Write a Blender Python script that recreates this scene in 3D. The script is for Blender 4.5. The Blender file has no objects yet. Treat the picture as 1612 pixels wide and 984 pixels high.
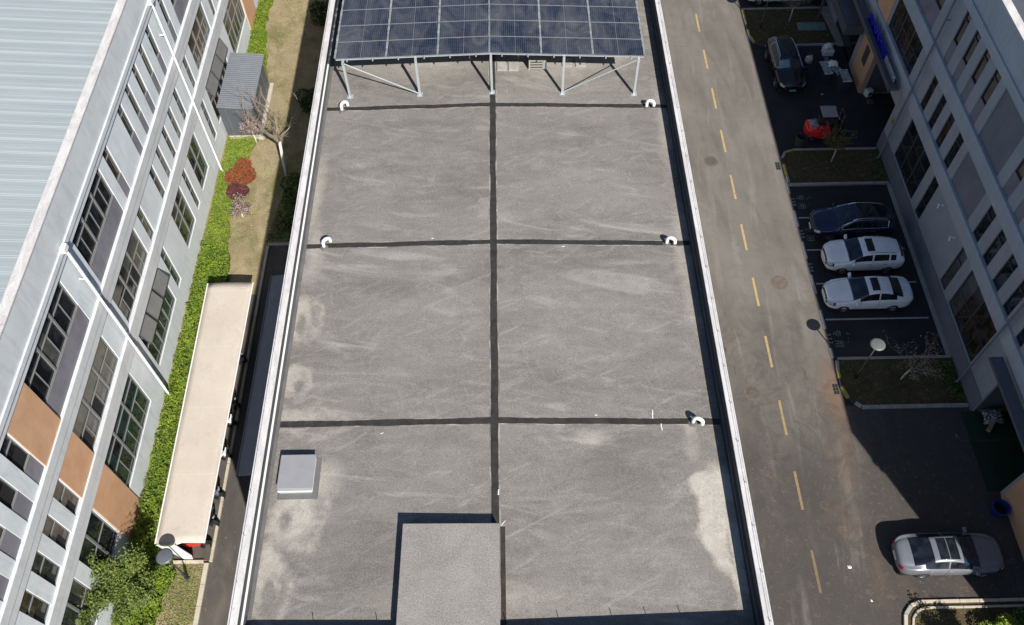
import bpy, bmesh, math, random
import numpy as np
from mathutils import Vector, Matrix
R_ = math.radians
random.seed(7); rng = np.random.default_rng(7)
S = bpy.context.scene
COL = S.collection

# ------------------------------------------------------------------ camera, sky, sun
cam_d = bpy.data.cameras.new('camera'); cam = bpy.data.objects.new('camera', cam_d); COL.objects.link(cam)
cam_d.sensor_fit = 'HORIZONTAL'; cam_d.sensor_width = 36.0; cam_d.lens = 36.0*1345.343/1612
cam_d.clip_start = 0.5; cam_d.clip_end = 3000
Fv = Vector((0.00109454, 0.55800182, -0.829839)); Rv = Vector((0.99980557, -0.01694858, -0.01007787)); Uv = Vector((0.01968806, 0.82966663, 0.55791188))
cam.matrix_world = Matrix(((Rv.x, Uv.x, -Fv.x, 0), (Rv.y, Uv.y, -Fv.y, 0), (Rv.z, Uv.z, -Fv.z, 40.0), (0, 0, 0, 1)))
S.camera = cam
SH = (-0.45, 1.01)                      # shadow offset per metre of height
sun_dir = Vector((-SH[0], -SH[1], 1)).normalized()
elev = math.asin(sun_dir.z); azim = math.atan2(sun_dir.x, sun_dir.y)
W = bpy.data.worlds.new('World'); S.world = W; W.use_nodes = True
nt = W.node_tree; nt.nodes.clear()
wo = nt.nodes.new('ShaderNodeOutputWorld'); bg = nt.nodes.new('ShaderNodeBackground'); sk = nt.nodes.new('ShaderNodeTexSky')
sk.sky_type = 'NISHITA'; sk.sun_disc = False; sk.sun_elevation = elev; sk.sun_rotation = azim
sk.air_density = 1.0; sk.dust_density = 0.6; sk.ozone_density = 3.0
bg.inputs[1].default_value = 0.062
nt.links.new(sk.outputs[0], bg.inputs[0]); nt.links.new(bg.outputs[0], wo.inputs[0])
sd = bpy.data.lights.new('sun', 'SUN'); sun = bpy.data.objects.new('sun', sd); COL.objects.link(sun)
sd.energy = 4.8; sd.angle = R_(0.5); sd.color = (1.0, 0.955, 0.89)
sun.rotation_euler = sun_dir.to_track_quat('Z', 'Y').to_euler()
S.view_settings.view_transform = 'Standard'; S.view_settings.look = 'None'; S.view_settings.gamma = 1
S.view_settings.exposure = 0.5
S.cycles.max_bounces = 5; S.cycles.diffuse_bounces = 2; S.cycles.glossy_bounces = 3
S.cycles.transparent_max_bounces = 6

# ------------------------------------------------------------------ node / material helpers
class NT:
    def __init__(s, name):
        s.m = bpy.data.materials.new(name); s.m.use_nodes = True
        s.t = s.m.node_tree; s.b = s.t.nodes['Principled BSDF']
    def n(s, typ, **kw):
        x = s.t.nodes.new(typ)
        for k, v in kw.items(): setattr(x, k, v)
        return x
    def set(s, sock, v):
        if isinstance(v, bpy.types.NodeSocket): s.t.links.new(v, sock)
        elif v is not None:
            if isinstance(v, (tuple, list)) and sock.type == 'RGBA' and len(v) == 3: v = (*v, 1)
            sock.default_value = v
    def pos(s): return s.n('ShaderNodeNewGeometry').outputs['Position']
    def obj(s): return s.n('ShaderNodeTexCoord').outputs['Object']
    def mapv(s, v, sc=(1, 1, 1), lo=(0, 0, 0)):
        x = s.n('ShaderNodeMapping'); s.set(x.inputs[0], v); x.inputs[1].default_value = lo; x.inputs[3].default_value = sc
        return x.outputs[0]
    def noise(s, v, scale=1, detail=4, rough=.55, dist=0):
        x = s.n('ShaderNodeTexNoise'); s.set(x.inputs['Vector'], v); x.inputs['Scale'].default_value = scale
        x.inputs['Detail'].default_value = detail; x.inputs['Roughness'].default_value = rough; x.inputs['Distortion'].default_value = dist
        return x.outputs['Fac']
    def vor(s, v, scale=1, feature='F1'):
        x = s.n('ShaderNodeTexVoronoi', feature=feature); s.set(x.inputs['Vector'], v); x.inputs['Scale'].default_value = scale
        return x.outputs['Distance']
    def rmp(s, v, a, b, c=0., d=1.):
        x = s.n('ShaderNodeMapRange'); x.clamp = True
        for i, q in enumerate((v, a, b, c, d)): s.set(x.inputs[i], q)
        return x.outputs[0]
    def mix(s, f, a, b, typ='MIX'):
        x = s.n('ShaderNodeMix', data_type='RGBA', blend_type=typ)
        s.set(x.inputs[0], f); s.set(x.inputs[6], a); s.set(x.inputs[7], b); return x.outputs[2]
    def mth(s, op, a, b=None):
        x = s.n('ShaderNodeMath', operation=op); s.set(x.inputs[0], a)
        if b is not None: s.set(x.inputs[1], b)
        return x.outputs[0]
    def xyz(s, v):
        x = s.n('ShaderNodeSeparateXYZ'); s.set(x.inputs[0], v); return x.outputs
    def comb(s, x_, y_, z_=0.):
        x = s.n('ShaderNodeCombineXYZ'); s.set(x.inputs[0], x_); s.set(x.inputs[1], y_); s.set(x.inputs[2], z_); return x.outputs[0]
    def bump(s, h, st=.3, d=.02):
        x = s.n('ShaderNodeBump'); x.inputs['Strength'].default_value = st; x.inputs['Distance'].default_value = d
        s.set(x.inputs['Height'], h); s.t.links.new(x.outputs[0], s.b.inputs['Normal'])
    def out(s, color=None, rough=None, metal=None, spec=None):
        if color is not None: s.set(s.b.inputs['Base Color'], color)
        if rough is not None: s.set(s.b.inputs['Roughness'], rough)
        if metal is not None: s.set(s.b.inputs['Metallic'], metal)
        if spec is not None: s.set(s.b.inputs['Specular IOR Level'], spec)
        return s.m

def mat(name, c, rough=.6, var=.15, sc=3., metal=0., bump=0., spec=None, world=True, coat=0., fine=0.):
    """base colour broken up by two noises"""
    t = NT(name); v = t.pos() if world else t.obj()
    n1 = t.noise(v, sc, 5, .6); n2 = t.noise(v, sc*7, 3, .6)
    f = t.mth('ADD', t.mth('MULTIPLY', n1, .65), t.mth('MULTIPLY', n2, .35))
    lo = tuple(x*(1-var) for x in c); hi = tuple(min(1, x*(1+var)) for x in c)
    cc = t.mix(t.rmp(f, .32, .68), lo, hi)
    if fine: cc = t.mix(t.rmp(t.noise(v, sc*40, 2, .7), .35, .65, 0, fine), cc, tuple(x*.55 for x in c))
    t.out(cc, rough, metal, spec)
    if coat: t.b.inputs['Coat Weight'].default_value = coat; t.b.inputs['Coat Roughness'].default_value = .06
    if bump: t.bump(n2, bump)
    return t.m

M = {}
def blobs(t, P, specs, amp=.5, nsc=1.1):
    """mask of noisy ellipses: stains and deposits with a shape of their own"""
    nx = t.noise(P, nsc, 4, .6); ny = t.noise(t.mapv(P, lo=(13, 7, 3)), nsc, 4, .6)
    sp = t.xyz(P)
    X = t.mth('ADD', sp[0], t.mth('MULTIPLY', t.mth('SUBTRACT', nx, .5), amp*2))
    Y = t.mth('ADD', sp[1], t.mth('MULTIPLY', t.mth('SUBTRACT', ny, .5), amp*2))
    tot = None
    for cx, cy, rx, ry, soft, st in specs:
        a = t.mth('DIVIDE', t.mth('SUBTRACT', X, cx), rx); b = t.mth('DIVIDE', t.mth('SUBTRACT', Y, cy), ry)
        d = t.mth('SQRT', t.mth('ADD', t.mth('MULTIPLY', a, a), t.mth('MULTIPLY', b, b)))
        m = t.rmp(d, 1-soft, 1, st, 0)
        tot = m if tot is None else t.mth('MAXIMUM', tot, m)
    return tot
def streaks(t, P, sc, ang, stretch, lo, hi, st, dist=1.2):
    m = t.n('ShaderNodeMapping'); t.set(m.inputs[0], P); m.inputs[2].default_value = (0, 0, ang); 
    v = t.mapv(m.outputs[0], (1/stretch, 1, 1))
    return t.rmp(t.noise(v, sc, 5, .62, dist), lo, hi, 0, st)

def roof_mat():
    t = NT('roof_concrete'); P = t.pos()
    big = t.noise(t.mapv(P, (.5, 1, 1)), .35, 5, .6, .6)
    c = t.mix(t.rmp(big, .32, .68), (.122, .113, .106), (.198, .184, .171))
    mid = t.noise(t.mapv(P, (.35, 1, 1)), 1.6, 5, .65, 1.5)
    c = t.mix(t.rmp(mid, .38, .72, 0, .7), c, (.25, .231, .212))
    s1 = streaks(t, P, 1.0, .15, 4.5, .55, .72, .8); s2 = streaks(t, P, 1.5, -.45, 5, .57, .74, .6, 2.2); s3 = streaks(t, t.mapv(P, lo=(5, 9, 0)), 2.6, 1.2, 5, .60, .76, .5, 1.5)
    c = t.mix(t.mth('MAXIMUM', t.mth('MAXIMUM', s1, s2), s3), c, (.34, .318, .292))
    # pale deposits and dark damp rims near the gutters
    L = [(-8.35, 18.6, .55, 1.15, .35, .55), (-8.2, 15.9, .5, .8, .4, .5), (-7.9, 14.2, 1.2, .55, .5, .5), (-7.55, 10.6, .85, 1.25, .45, .75), (-8.1, 8.6, .55, 1.3, .4, .75), (-6.8, 11.9, 1.0, 1.0, .7, .5),
         (7.05, 10.3, .95, 2.1, .22, 1.), (6.7, 11.4, .85, .6, .25, .9), (7.3, 8.2, .4, .9, .4, .8), (6.3, 13.2, .35, 1.1, .6, .4), (-8.3, 25, .4, 3.2, .7, .45), (7.1, 21, .45, 4, .8, .35), (7.1, 29, .4, 4, .8, .35),
         (2.5, 34, 4, 2.2, .8, .6), (-4, 34, 4.5, 2.4, .8, .5), (-8.1, 22, .5, 2, .7, .4), (2.9, 13.2, .8, .45, .7, .5), (-1, 7.6, 5, .8, .8, .35)]
    b = blobs(t, P, L, .42); c = t.mix(t.mth('MULTIPLY', b, t.rmp(t.noise(P, 2.6, 5, .7, 1), .25, .55, .5, 1)), c, (.50, .465, .41))
    D = [(-8.2, 18.3, .28, .7, .5, .75), (-8.0, 15.6, .22, .35, .5, .7), (-7.75, 10.4, .3, .6, .6, .85), (-8.0, 7.9, .35, .8, .45, .75), (7.35, 10.4, .35, .45, .5, .55), (7.1, 9.2, .14, 1.0, .8, .6), (-7.7, 8.6, .9, .5, .9, .5), (6.75, 7.2, .3, .35, .4, .6), (6.5, 13.0, .5, .5, .9, .5), (-7.5, 9.3, .6, .5, .9, .4)]
    d = blobs(t, P, D, .3, 1.7); c = t.mix(d, c, (.12, .113, .106))
    for cx, cy, rx, ry, st in ((-8.0,18.6,.75,1.3,.7),(-7.95,15.7,.7,.9,.7),(-7.3,10.6,1.15,1.5,.75),(-7.9,7.9,.8,1.1,.8),(-7.2,14.1,1.5,.75,.5),(6.9,10.1,.55,1.5,.8),(7.15,10.6,.35,.7,.6),(1.8,13.2,1.1,.5,.3),(-4.5,26.5,2.4,1.3,.22),(3.6,25,2.6,1.5,.22),(-3.4,18,2.8,1.6,.2),(3.4,17.6,2.6,1.4,.25),(4.4,8.3,2.3,1.0,.3),(-5,33,1.9,1.2,.3),(4.4,32.6,1.5,1.4,.3)):
        e = blobs(t, P, [(cx, cy, rx, ry, .22, 1)], .55, 1.2); e2 = blobs(t, P, [(cx, cy, rx*.72, ry*.76, .5, 1)], .55, 1.2)
        ring = t.mth('MULTIPLY', t.mth('MULTIPLY', t.mth('SUBTRACT', e, e2), st*.9), t.rmp(t.noise(P, 1.9, 4, .65, .8), .38, .6, .1, 1)); ring = t.mth('MAXIMUM', ring, 0); c = t.mix(ring, c, (.42, .385, .34) if st > .45 else (.36, .335, .305))
    dr = blobs(t, P, [(-4.6,20.3,3.0,.9,.9,.5),(3.2,21.2,3.4,.5,.9,.55),(-3.5,29.2,4,.5,.9,.5),(3.4,28.9,3.6,.5,.9,.45),(3.8,11.8,2.6,1.4,.95,.5),(-5.0,9.0,2.2,1.6,.95,.5),(1.8,24.3,2,1.0,.95,.35),(-2.2,24.8,1.4,1.8,.95,.35),(4.6,12.9,2.0,.4,.9,.6),(-2.5,13.2,2.0,.5,.9,.5)], 1.1, .5); c = t.mix(dr, c, (.115, .107, .10))
    sp = t.noise(P, 22, 3, .75); c = t.mix(t.rmp(sp, .38, .62, .0, 1), t.mix(.24, c, (.05, .045, .042)), t.mix(.08, c, (.75, .70, .63)))
    sp2 = t.noise(P, 60, 2, .7); c = t.mix(t.rmp(sp2, .62, .70, 0, .55), c, (.62, .57, .50))
    wh = t.rmp(t.noise(t.mapv(P, (.5, 1, 1)), 7, 2, .5, 2), .77, .80, 0, .8); c = t.mix(wh, c, (.5, .47, .43))
    t.out(c, .92, 0, .2); t.bump(sp, .5, .012); return t.m
M['roof'] = roof_mat()
def pent_mat():
    t = NT('pale_render'); P = t.pos()
    c = t.mix(t.rmp(t.noise(P, .8, 5, .6, 1), .3, .7), (.215, .202, .19), (.285, .268, .25))
    c = t.mix(t.rmp(t.noise(P, 3, 4, .6, 2), .55, .75, 0, .5), c, (.36, .34, .31))
    sp = t.noise(P, 20, 3, .75); c = t.mix(t.rmp(sp, .36, .64), t.mix(.35, c, (.06, .055, .05)), t.mix(.14, c, (.75, .7, .65)))
    t.out(c, .92, 0, .2); t.bump(sp, .4, .01); return t.m
M['pent'] = pent_mat()
def road_mat():
    t = NT('worn_asphalt'); P = t.pos(); sp = t.xyz(P)
    big = t.noise(t.mapv(P, (1, .5, 1)), .28, 5, .6, .8)
    c = t.mix(t.rmp(big, .3, .7), (.130, .118, .103), (.195, .176, .153))
    # traffic-darkened southern stretch, its edge broken by noise
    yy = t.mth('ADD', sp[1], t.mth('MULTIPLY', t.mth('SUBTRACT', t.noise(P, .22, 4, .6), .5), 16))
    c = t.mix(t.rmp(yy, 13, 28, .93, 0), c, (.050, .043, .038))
    st = streaks(t, P, .8, 1.45, 5, .46, .70, .8, .8); c = t.mix(st, c, t.mix(.5, c, (.05, .045, .042)))
    s2 = streaks(t, t.mapv(P, lo=(3, 8, 0)), 1.1, 1.62, 7, .56, .74, .45, .6); c = t.mix(s2, c, (.30, .275, .245))
    s3 = streaks(t, t.mapv(P, lo=(9, 2, 0)), 1.4, .3, 3, .60, .72, .35, 2.4); c = t.mix(s3, c, (.08, .068, .058))
    brown = blobs(t, P, [(17.0, 21.0, .9, 3.0, .9, .8), (16.7, 17.5, 1.0, 2.2, .9, .35), (15.8, 14.5, 1.6, 1.6, .9, .3), (18, 11.1, .5, 1.0, .9, .6), (20.5, 11.2, 1.6, .6, .9, .6), (17.0, 12, .8, 2.5, .9, .35)], .9, .9)
    c = t.mix(brown, c, (.22, .125, .07))
    dk = blobs(t, P, [(14.6, 15.8, 1.9, 3.4, .95, .9), (12.0, 17.5, .9, 2.2, .95, .5), (16.2, 19.5, .5, 2.2, .9, .5), (15.9, 25.5, .35, 1.6, .9, .45), (11.0, 13.0, .6, 2.0, .9, .5), (13.0, 12.0, .5, 1.5, .9, .5), (10.2, 24.0, .3, 2.4, .9, .5), (10.9, 26.8, .14, .55, .8, .8), (11.6, 24.2, .12, .5, .8, .8), (12.0, 22.9, .1, .5, .8, .6), (9.9, 29.3, .6, .12, .8, .8), (10.0, 26.4, .4, .12, .7, .9), (14.3, 11.5, 1.2, 2.5, .95, .6), (15.6, 22.5, .15, .6, .8, .55), (10.6, 20.3, .25, .9, .8, .5), (12.2, 15.5, .5, .3, .8, .5)], .35, 1.3)
    c = t.mix(dk, c, (.04, .036, .034))
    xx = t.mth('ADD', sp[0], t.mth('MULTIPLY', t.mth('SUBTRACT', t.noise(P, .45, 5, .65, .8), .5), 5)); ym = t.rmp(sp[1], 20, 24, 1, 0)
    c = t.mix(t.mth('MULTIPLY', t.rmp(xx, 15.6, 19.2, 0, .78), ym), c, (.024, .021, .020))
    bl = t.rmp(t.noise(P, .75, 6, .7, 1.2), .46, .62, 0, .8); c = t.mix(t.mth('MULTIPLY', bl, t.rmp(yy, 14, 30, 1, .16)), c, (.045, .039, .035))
    bs = t.rmp(t.noise(t.mapv(P, lo=(7,5,1)), 2.4, 5, .7, 1.6), .56, .70, 0, .6); c = t.mix(t.mth('MULTIPLY', bs, t.rmp(yy, 16, 30, 1, .3)), c, (.17, .125, .09))
    # tyre swirls: arcs about a turning point
    def arcs(cx, cy, r0, r1, k):
        dx = t.mth('SUBTRACT', sp[0], cx); dy = t.mth('SUBTRACT', sp[1], cy)
        r = t.mth('SQRT', t.mth('ADD', t.mth('MULTIPLY', dx, dx), t.mth('MULTIPLY', dy, dy)))
        r = t.mth('ADD', r, t.mth('MULTIPLY', t.noise(P, .7, 2), .5))
        w = t.rmp(t.mth('SINE', t.mth('MULTIPLY', r, k)), .6, 1, 0, 1)
        return t.mth('MULTIPLY', t.mth('MULTIPLY', w, t.rmp(t.noise(P, .6, 3), .42, .6)), t.mth('MULTIPLY', t.rmp(r, r0, r0+.5), t.rmp(r, r1, r1+.6, 1, 0)))
    a = t.mth('MAXIMUM', arcs(14.0, 18.2, 1.2, 3.2, 11), arcs(11.2, 10, 1, 3.5, 7)); c = t.mix(t.mth('MULTIPLY', a, .45), c, (.055, .048, .042))
    pale = blobs(t, P, [(10.2, 34.2, .28, 2.8, .8, .5), (10.0, 38.2, .2, 1.8, .8, .4), (13.4, 31, .2, 1.6, .9, .3), (9.8, 28.3, .4, 2.0, .9, .5), (10.3, 45, .25, 2.2, .8, .5), (11.0, 49, .3, 2.0, .8, .5)], .5, 1.6)
    c = t.mix(pale, c, (.28, .262, .235))
    f = t.noise(P, 26, 3, .7); c = t.mix(t.rmp(f, .35, .65), t.mix(.22, c, (.03, .03, .03)), t.mix(.07, c, (.7, .65, .6)))
    c = t.mix(t.rmp(t.noise(P, 9, 2, .5), .735, .76, 0, .5), c, (.33, .27, .2))
    t.out(c, .9, 0, .25); t.bump(f, .3, .008); return t.m
M['road'] = road_mat()
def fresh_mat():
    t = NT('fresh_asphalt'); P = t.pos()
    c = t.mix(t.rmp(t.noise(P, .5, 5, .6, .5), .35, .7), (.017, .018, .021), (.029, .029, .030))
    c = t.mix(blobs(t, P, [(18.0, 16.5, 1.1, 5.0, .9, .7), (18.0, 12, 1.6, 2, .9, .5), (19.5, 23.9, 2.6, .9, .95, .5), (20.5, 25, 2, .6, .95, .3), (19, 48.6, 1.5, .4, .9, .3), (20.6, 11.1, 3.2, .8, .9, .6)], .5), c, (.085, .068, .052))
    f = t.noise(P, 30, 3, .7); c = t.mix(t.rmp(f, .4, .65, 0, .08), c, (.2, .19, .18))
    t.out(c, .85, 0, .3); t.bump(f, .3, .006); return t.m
M['fresh'] = fresh_mat()
def alley_mat():
    t = NT('alley_asphalt'); P = t.pos()
    c = t.mix(t.rmp(t.noise(t.mapv(P, (1, .5, 1)), .9, 5, .6, .8), .35, .7), (.05, .045, .042), (.105, .088, .074))
    c = t.mix(streaks(t, P, 1.2, 1.5, 5, .5, .72, .6, .8), c, (.028, .025, .023))
    c = t.mix(t.rmp(t.noise(P, 8, 2, .5), .70, .74, 0, .6), c, (.38, .33, .27))
    f = t.noise(P, 30, 3, .7); c = t.mix(t.rmp(f, .35, .65, 0, .18), c, (.3, .28, .25)); t.out(c, .88, 0, .25); return t.m
M['alley'] = alley_mat()
def soil_mat():
    t = NT('dry_turf'); P = t.pos()
    c = t.mix(t.rmp(t.noise(P, .9, 6, .65, .5), .3, .7), (.25, .195, .115), (.40, .33, .205))
    g = t.rmp(t.noise(t.mapv(P, (1, .6, 1), (4, 1, 0)), .55, 5, .65, .6), .48, .66, 0, .8)
    c = t.mix(g, c, (.115, .125, .035))
    f = t.noise(P, 14, 4, .75); c = t.mix(t.rmp(f, .35, .65), t.mix(.4, c, (.05, .035, .018)), t.mix(.12, c, (.6, .5, .33)))
    t.out(c, .97, 0, .1); t.bump(f, .6, .03); return t.m
M['soil'] = soil_mat()
def island_mat():
    t = NT('worn_grass_bed'); P = t.pos()
    c = t.mix(t.rmp(t.noise(P, 1.1, 6, .65, .5), .35, .7), (.055, .041, .023), (.10, .08, .042))
    c = t.mix(t.rmp(t.noise(t.mapv(P, lo=(4, 1, 0)), .8, 5, .65, .6), .52, .68, 0, .75), c, (.045, .055, .022))
    f = t.noise(P, 14, 4, .75); c = t.mix(t.rmp(f, .35, .65), t.mix(.35, c, (.02, .015, .01)), t.mix(.10, c, (.4, .35, .2)))
    t.out(c, .97, 0, .1); t.bump(f, .6, .03); return t.m
M['bed'] = island_mat()
def facade_mat(name, a, b):
    t = NT(name); P = t.pos()
    c = t.mix(t.rmp(t.noise(P, .7, 5, .6, .4), .3, .7), a, b)
    m = t.n('ShaderNodeMapping'); t.set(m.inputs[0], P); m.inputs[3].default_value = (1, 1, .22)
    c = t.mix(t.rmp(t.noise(m.outputs[0], 2.2, 5, .65, 1.2), .50, .76, 0, .5), c, tuple(x*.70 for x in a))
    c = t.mix(t.rmp(t.noise(P, 5, 5, .7, 3), .63, .72, 0, .25), c, tuple(x*.65 for x in a))
    t.out(c, .75, 0, .3); t.bump(t.noise(P, 18, 3, .6), .15, .01); return t.m
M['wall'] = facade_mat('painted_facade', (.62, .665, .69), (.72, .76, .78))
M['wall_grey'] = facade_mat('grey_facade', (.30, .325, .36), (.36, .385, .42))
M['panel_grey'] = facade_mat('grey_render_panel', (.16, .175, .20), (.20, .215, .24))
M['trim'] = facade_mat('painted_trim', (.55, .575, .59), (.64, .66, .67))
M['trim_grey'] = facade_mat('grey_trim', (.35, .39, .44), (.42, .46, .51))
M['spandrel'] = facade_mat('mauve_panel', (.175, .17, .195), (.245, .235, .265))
def orange_mat():
    t = NT('orange_boarding'); P = t.pos(); s = t.xyz(P)
    c = t.mix(t.rmp(t.noise(P, 1.2, 5, .6), .3, .7), (.56, .32, .185), (.66, .40, .245))
    w = t.rmp(t.mth('FRACT', t.mth('MULTIPLY', s[2], 5.0)), .0, .1, .35, 0); c = t.mix(w, c, (.25, .12, .06))
    d = t.rmp(t.noise(P, 3.2, 5, .7, 2.5), .68, .74, 0, .7); c = t.mix(d, c, (.22, .09, .045))
    t.out(c, .65, 0, .3); return t.m
M['orange'] = orange_mat()
def coping_mat():
    t = NT('weathered_coping'); P = t.pos()
    c = t.mix(t.rmp(t.noise(t.mapv(P, (2, .6, 1)), 1.6, 5, .65, 1.), .35, .7), (.52, .495, .485), (.72, .70, .69))
    c = t.mix(t.rmp(t.noise(P, 3.5, 5, .7, 2.5), .58, .72, 0, .6), c, (.22, .205, .20))
    f = t.noise(P, 25, 3, .7); c = t.mix(t.rmp(f, .4, .6, 0, .2), c, (.2, .19, .18)); t.out(c, .85, 0, .2); t.bump(f, .3, .01); return t.m
M['coping'] = coping_mat()
def metalroof_mat():
    t = NT('ribbed_metal'); P = t.pos()
    c = t.mix(t.rmp(t.noise(t.mapv(P, (.2, 2, 1)), 1.1, 4, .6), .3, .7), (.285, .325, .342), (.33, .37, .382))
    c = t.mix(t.rmp(t.noise(P, .5, 4, .6), .45, .75, 0, .4), c, (.31, .345, .36)); t.out(c, .6, 0, .25); return t.m
M['metalroof'] = metalroof_mat()
def membrane():
    t = NT('bitumen_membrane'); P = t.pos()
    c = t.mix(t.rmp(t.noise(t.mapv(P, (3, .4, 2)), 1.5, 5, .6, .6), .35, .7), (.016, .018, .024), (.040, .042, .05))
    t.out(c, .55, 0, .4); t.bump(t.noise(P, 4, 4), .3, .02); return t.m
M['membrane'] = membrane()
M['flash'] = mat('grey_flashing', (.13, .128, .126), .7, .25, 2.5, fine=.2)
def strip_mat():
    t = NT('seam_sealant'); P = t.pos(); c = t.mix(t.rmp(t.noise(P, 3, 5, .65), .35, .7), (.024, .0225, .0215), (.048, .044, .041))
    c = t.mix(t.rmp(t.noise(P, 13, 3, .7), .66, .76, 0, .6), c, (.2, .185, .165)); t.out(c, .8, 0, .25); return t.m
M['strip'] = strip_mat()
def edge_mat():
    t = NT('seam_edge'); P = t.pos(); c = t.mix(t.rmp(t.noise(P, 1.6, 5, .7), .45, .62), (.17, .158, .147), (.36, .335, .30)); t.out(c, .9, 0, .2); return t.m
M['seam_edge'] = edge_mat()
M['galv'] = mat('galvanised_steel', (.46, .50, .50), .45, .12, 6, .35)
M['concrete'] = mat('kerb_concrete', (.36, .345, .31), .9, .3, 3, bump=.3, fine=.35)
M['kerb_pale'] = mat('pale_kerb', (.50, .45, .36), .9, .22, 3, bump=.3, fine=.3)
M['yellow'] = mat('kerb_yellow', (.42, .33, .08), .8, .35, 5, fine=.5)
M['kerb_dark'] = mat('kerb_black', (.045, .045, .048), .8, .4, 5, fine=.3)
M['white_plastic'] = mat('white_plastic', (.82, .82, .80), .4, .05, 4)
M['white_paint'] = mat('white_paint', (.74, .74, .72), .55, .1, 4)
M['black'] = mat('black_plastic', (.02, .02, .022), .5, .2, 5, world=False)
M['rubber'] = mat('rubber', (.018, .018, .018), .8, .2, 8, world=False)
M['alloy'] = mat('alloy', (.42, .43, .44), .3, .1, 5, .8, world=False)
M['chrome'] = mat('chrome', (.75, .76, .78), .18, .03, 5, .9, world=False)
M['hatch'] = mat('hatch_lid', (.27, .27, .285), .5, .08, 2)
M['awning'] = mat('awning_sheet', (.17, .18, .20), .5, .12, 2)
M['darkmetal'] = mat('dark_grey_metal', (.085, .093, .108), .45, .12, 2)
M['shedroof'] = mat('shed_roof_metal', (.15, .165, .185), .5, .12, 2)
M['slab'] = mat('canopy_slab', (.10, .105, .125), .7, .15, 1.5, fine=.2)
M['frame_l'] = mat('pale_window_frame', (.19, .195, .195), .45, .1, 4)
M['frame_d'] = mat('dark_window_frame', (.06, .065, .07), .45, .1, 4)
M['wood'] = mat('wood', (.36, .26, .16), .7, .2, 6)
M['cover'] = mat('green_cover', (.16, .235, .225), .6, .3, 3)
def glass(name, c, c2, r=.06):
    t = NT(name); v = t.pos()
    m = t.mix(t.rmp(t.noise(t.mapv(v, (1, 1, .6)), 1.3, 4, .6, 1.5), .42, .66), c, c2)
    t.out(m, r, 0, .6); return t.m
M['g_dark'] = glass('dark_glass', (.010, .012, .015), (.032, .036, .042))
M['g_green'] = glass('green_glass', (.016, .030, .029), (.034, .058, .056))
M['g_olive'] = glass('olive_glass', (.05, .052, .040), (.11, .11, .082), .12)
M['g_brown'] = glass('cluttered_glass', (.022, .018, .016), (.085, .062, .045), .1)
M['g_grey'] = glass('grey_glass', (.07, .072, .068), (.11, .11, .105), .1)
M['sash'] = mat('dusty_sash_glass', (.17, .17, .165), .35, .15, 2)
M['open'] = mat('dark_interior', (.006, .006, .007), .9, .1, 2)
def line_mat(name, c, w, dirt=False):
    t = NT(name); P = t.pos(); n = t.noise(P, 6, 5, .7, 1)
    cc = t.mix(t.rmp(n, .50, .70, 0, w), c, (.09, .082, .075))
    if dirt: cc = t.mix(t.rmp(t.xyz(P)[1], 11, 27, .80, .12), cc, (.085, .068, .045))
    t.out(cc, .8); return t.m
M['line_y'] = line_mat('road_paint_yellow', (.50, .36, .15), .7, True)
M['line_w'] = line_mat('road_paint_white', (.40, .41, .42), .7)
M['line_f'] = line_mat('faded_paint', (.20, .205, .21), .85)
def paint(name, c, r=.25, metal=0.):
    t = NT(name); v = t.obj(); cc = t.mix(t.rmp(t.noise(v, 2.5, 4), .35, .7), c, tuple(x*.88 for x in c)); t.out(cc, r, metal, .5)
    t.b.inputs['Coat Weight'].default_value = .5; t.b.inputs['Coat Roughness'].default_value = .05; return t.m
M['car_white'] = paint('white_car_paint', (.88, .90, .92), .3); M['car_blue'] = paint('blue_car_paint', (.008, .012, .05))
M['car_black'] = paint('black_car_paint', (.008, .006, .010), .2); M['car_silver'] = paint('silver_car_paint', (.19, .20, .225), .3, .1)
M['red'] = paint('red_paint', (.80, .03, .03), .35)
M['car_glass'] = glass('car_glass', (.006, .008, .012), (.018, .022, .03), .04)
M['car_glass_blue'] = glass('windscreen_glass', (.010, .018, .035), (.03, .045, .07), .04)
M['lamp_glass'] = mat('headlight_glass', (.42, .46, .52), .12, .2, 9, .2, world=False)
M['lamp_red'] = mat('tail_light_red', (.42, .01, .015), .2, .1, 4, world=False)
M['trunk_white'] = mat('whitewashed_bark', (.62, .60, .55), .9, .15, 8)
M['bark'] = mat('bark', (.24, .20, .16), .9, .25, 8)
def leaf(name, a, b, sc=2.5):
    t = NT(name); P = t.pos(); c = t.mix(t.rmp(t.noise(P, sc, 4, .6), .35, .65), a, b)
    c = t.mix(t.rmp(t.noise(P, 23, 2), .35, .7, 0, .5), c, tuple(x*.5 for x in a)); t.out(c, .6, 0, .3)
    t.b.inputs['Subsurface Weight'].default_value = 0; return t.m
M['lf_lime'] = leaf('lime_leaves', (.095, .165, .010), (.235, .32, .022), 1.4)
M['lf_grass'] = leaf('grass_blades', (.12, .185, .02), (.23, .29, .045))
M['lf_dark'] = leaf('dark_leaves', (.018, .040, .008), (.045, .085, .015))
M['lf_mid'] = leaf('mid_leaves', (.095, .135, .025), (.22, .26, .07))
M['lf_red'] = leaf('red_leaves', (.19, .042, .02), (.34, .095, .038), 5)
M['lf_purple'] = leaf('purple_leaves', (.075, .022, .035), (.14, .045, .055), 3)
M['lf_pink'] = leaf('pink_blossom', (.42, .25, .29), (.62, .46, .48), 3)
M['lf_rust'] = leaf('rusty_leaves', (.12, .05, .02), (.22, .075, .03), 3)
M['lf_straw'] = leaf('straw', (.26, .20, .11), (.42, .34, .2), 3)
M['film'] = mat('plastic_film', (.30, .34, .37), .22, .55, 11, fine=.3)
M['cargo'] = mat('dark_crate', (.035, .04, .05), .6, .3, 6)

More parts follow.
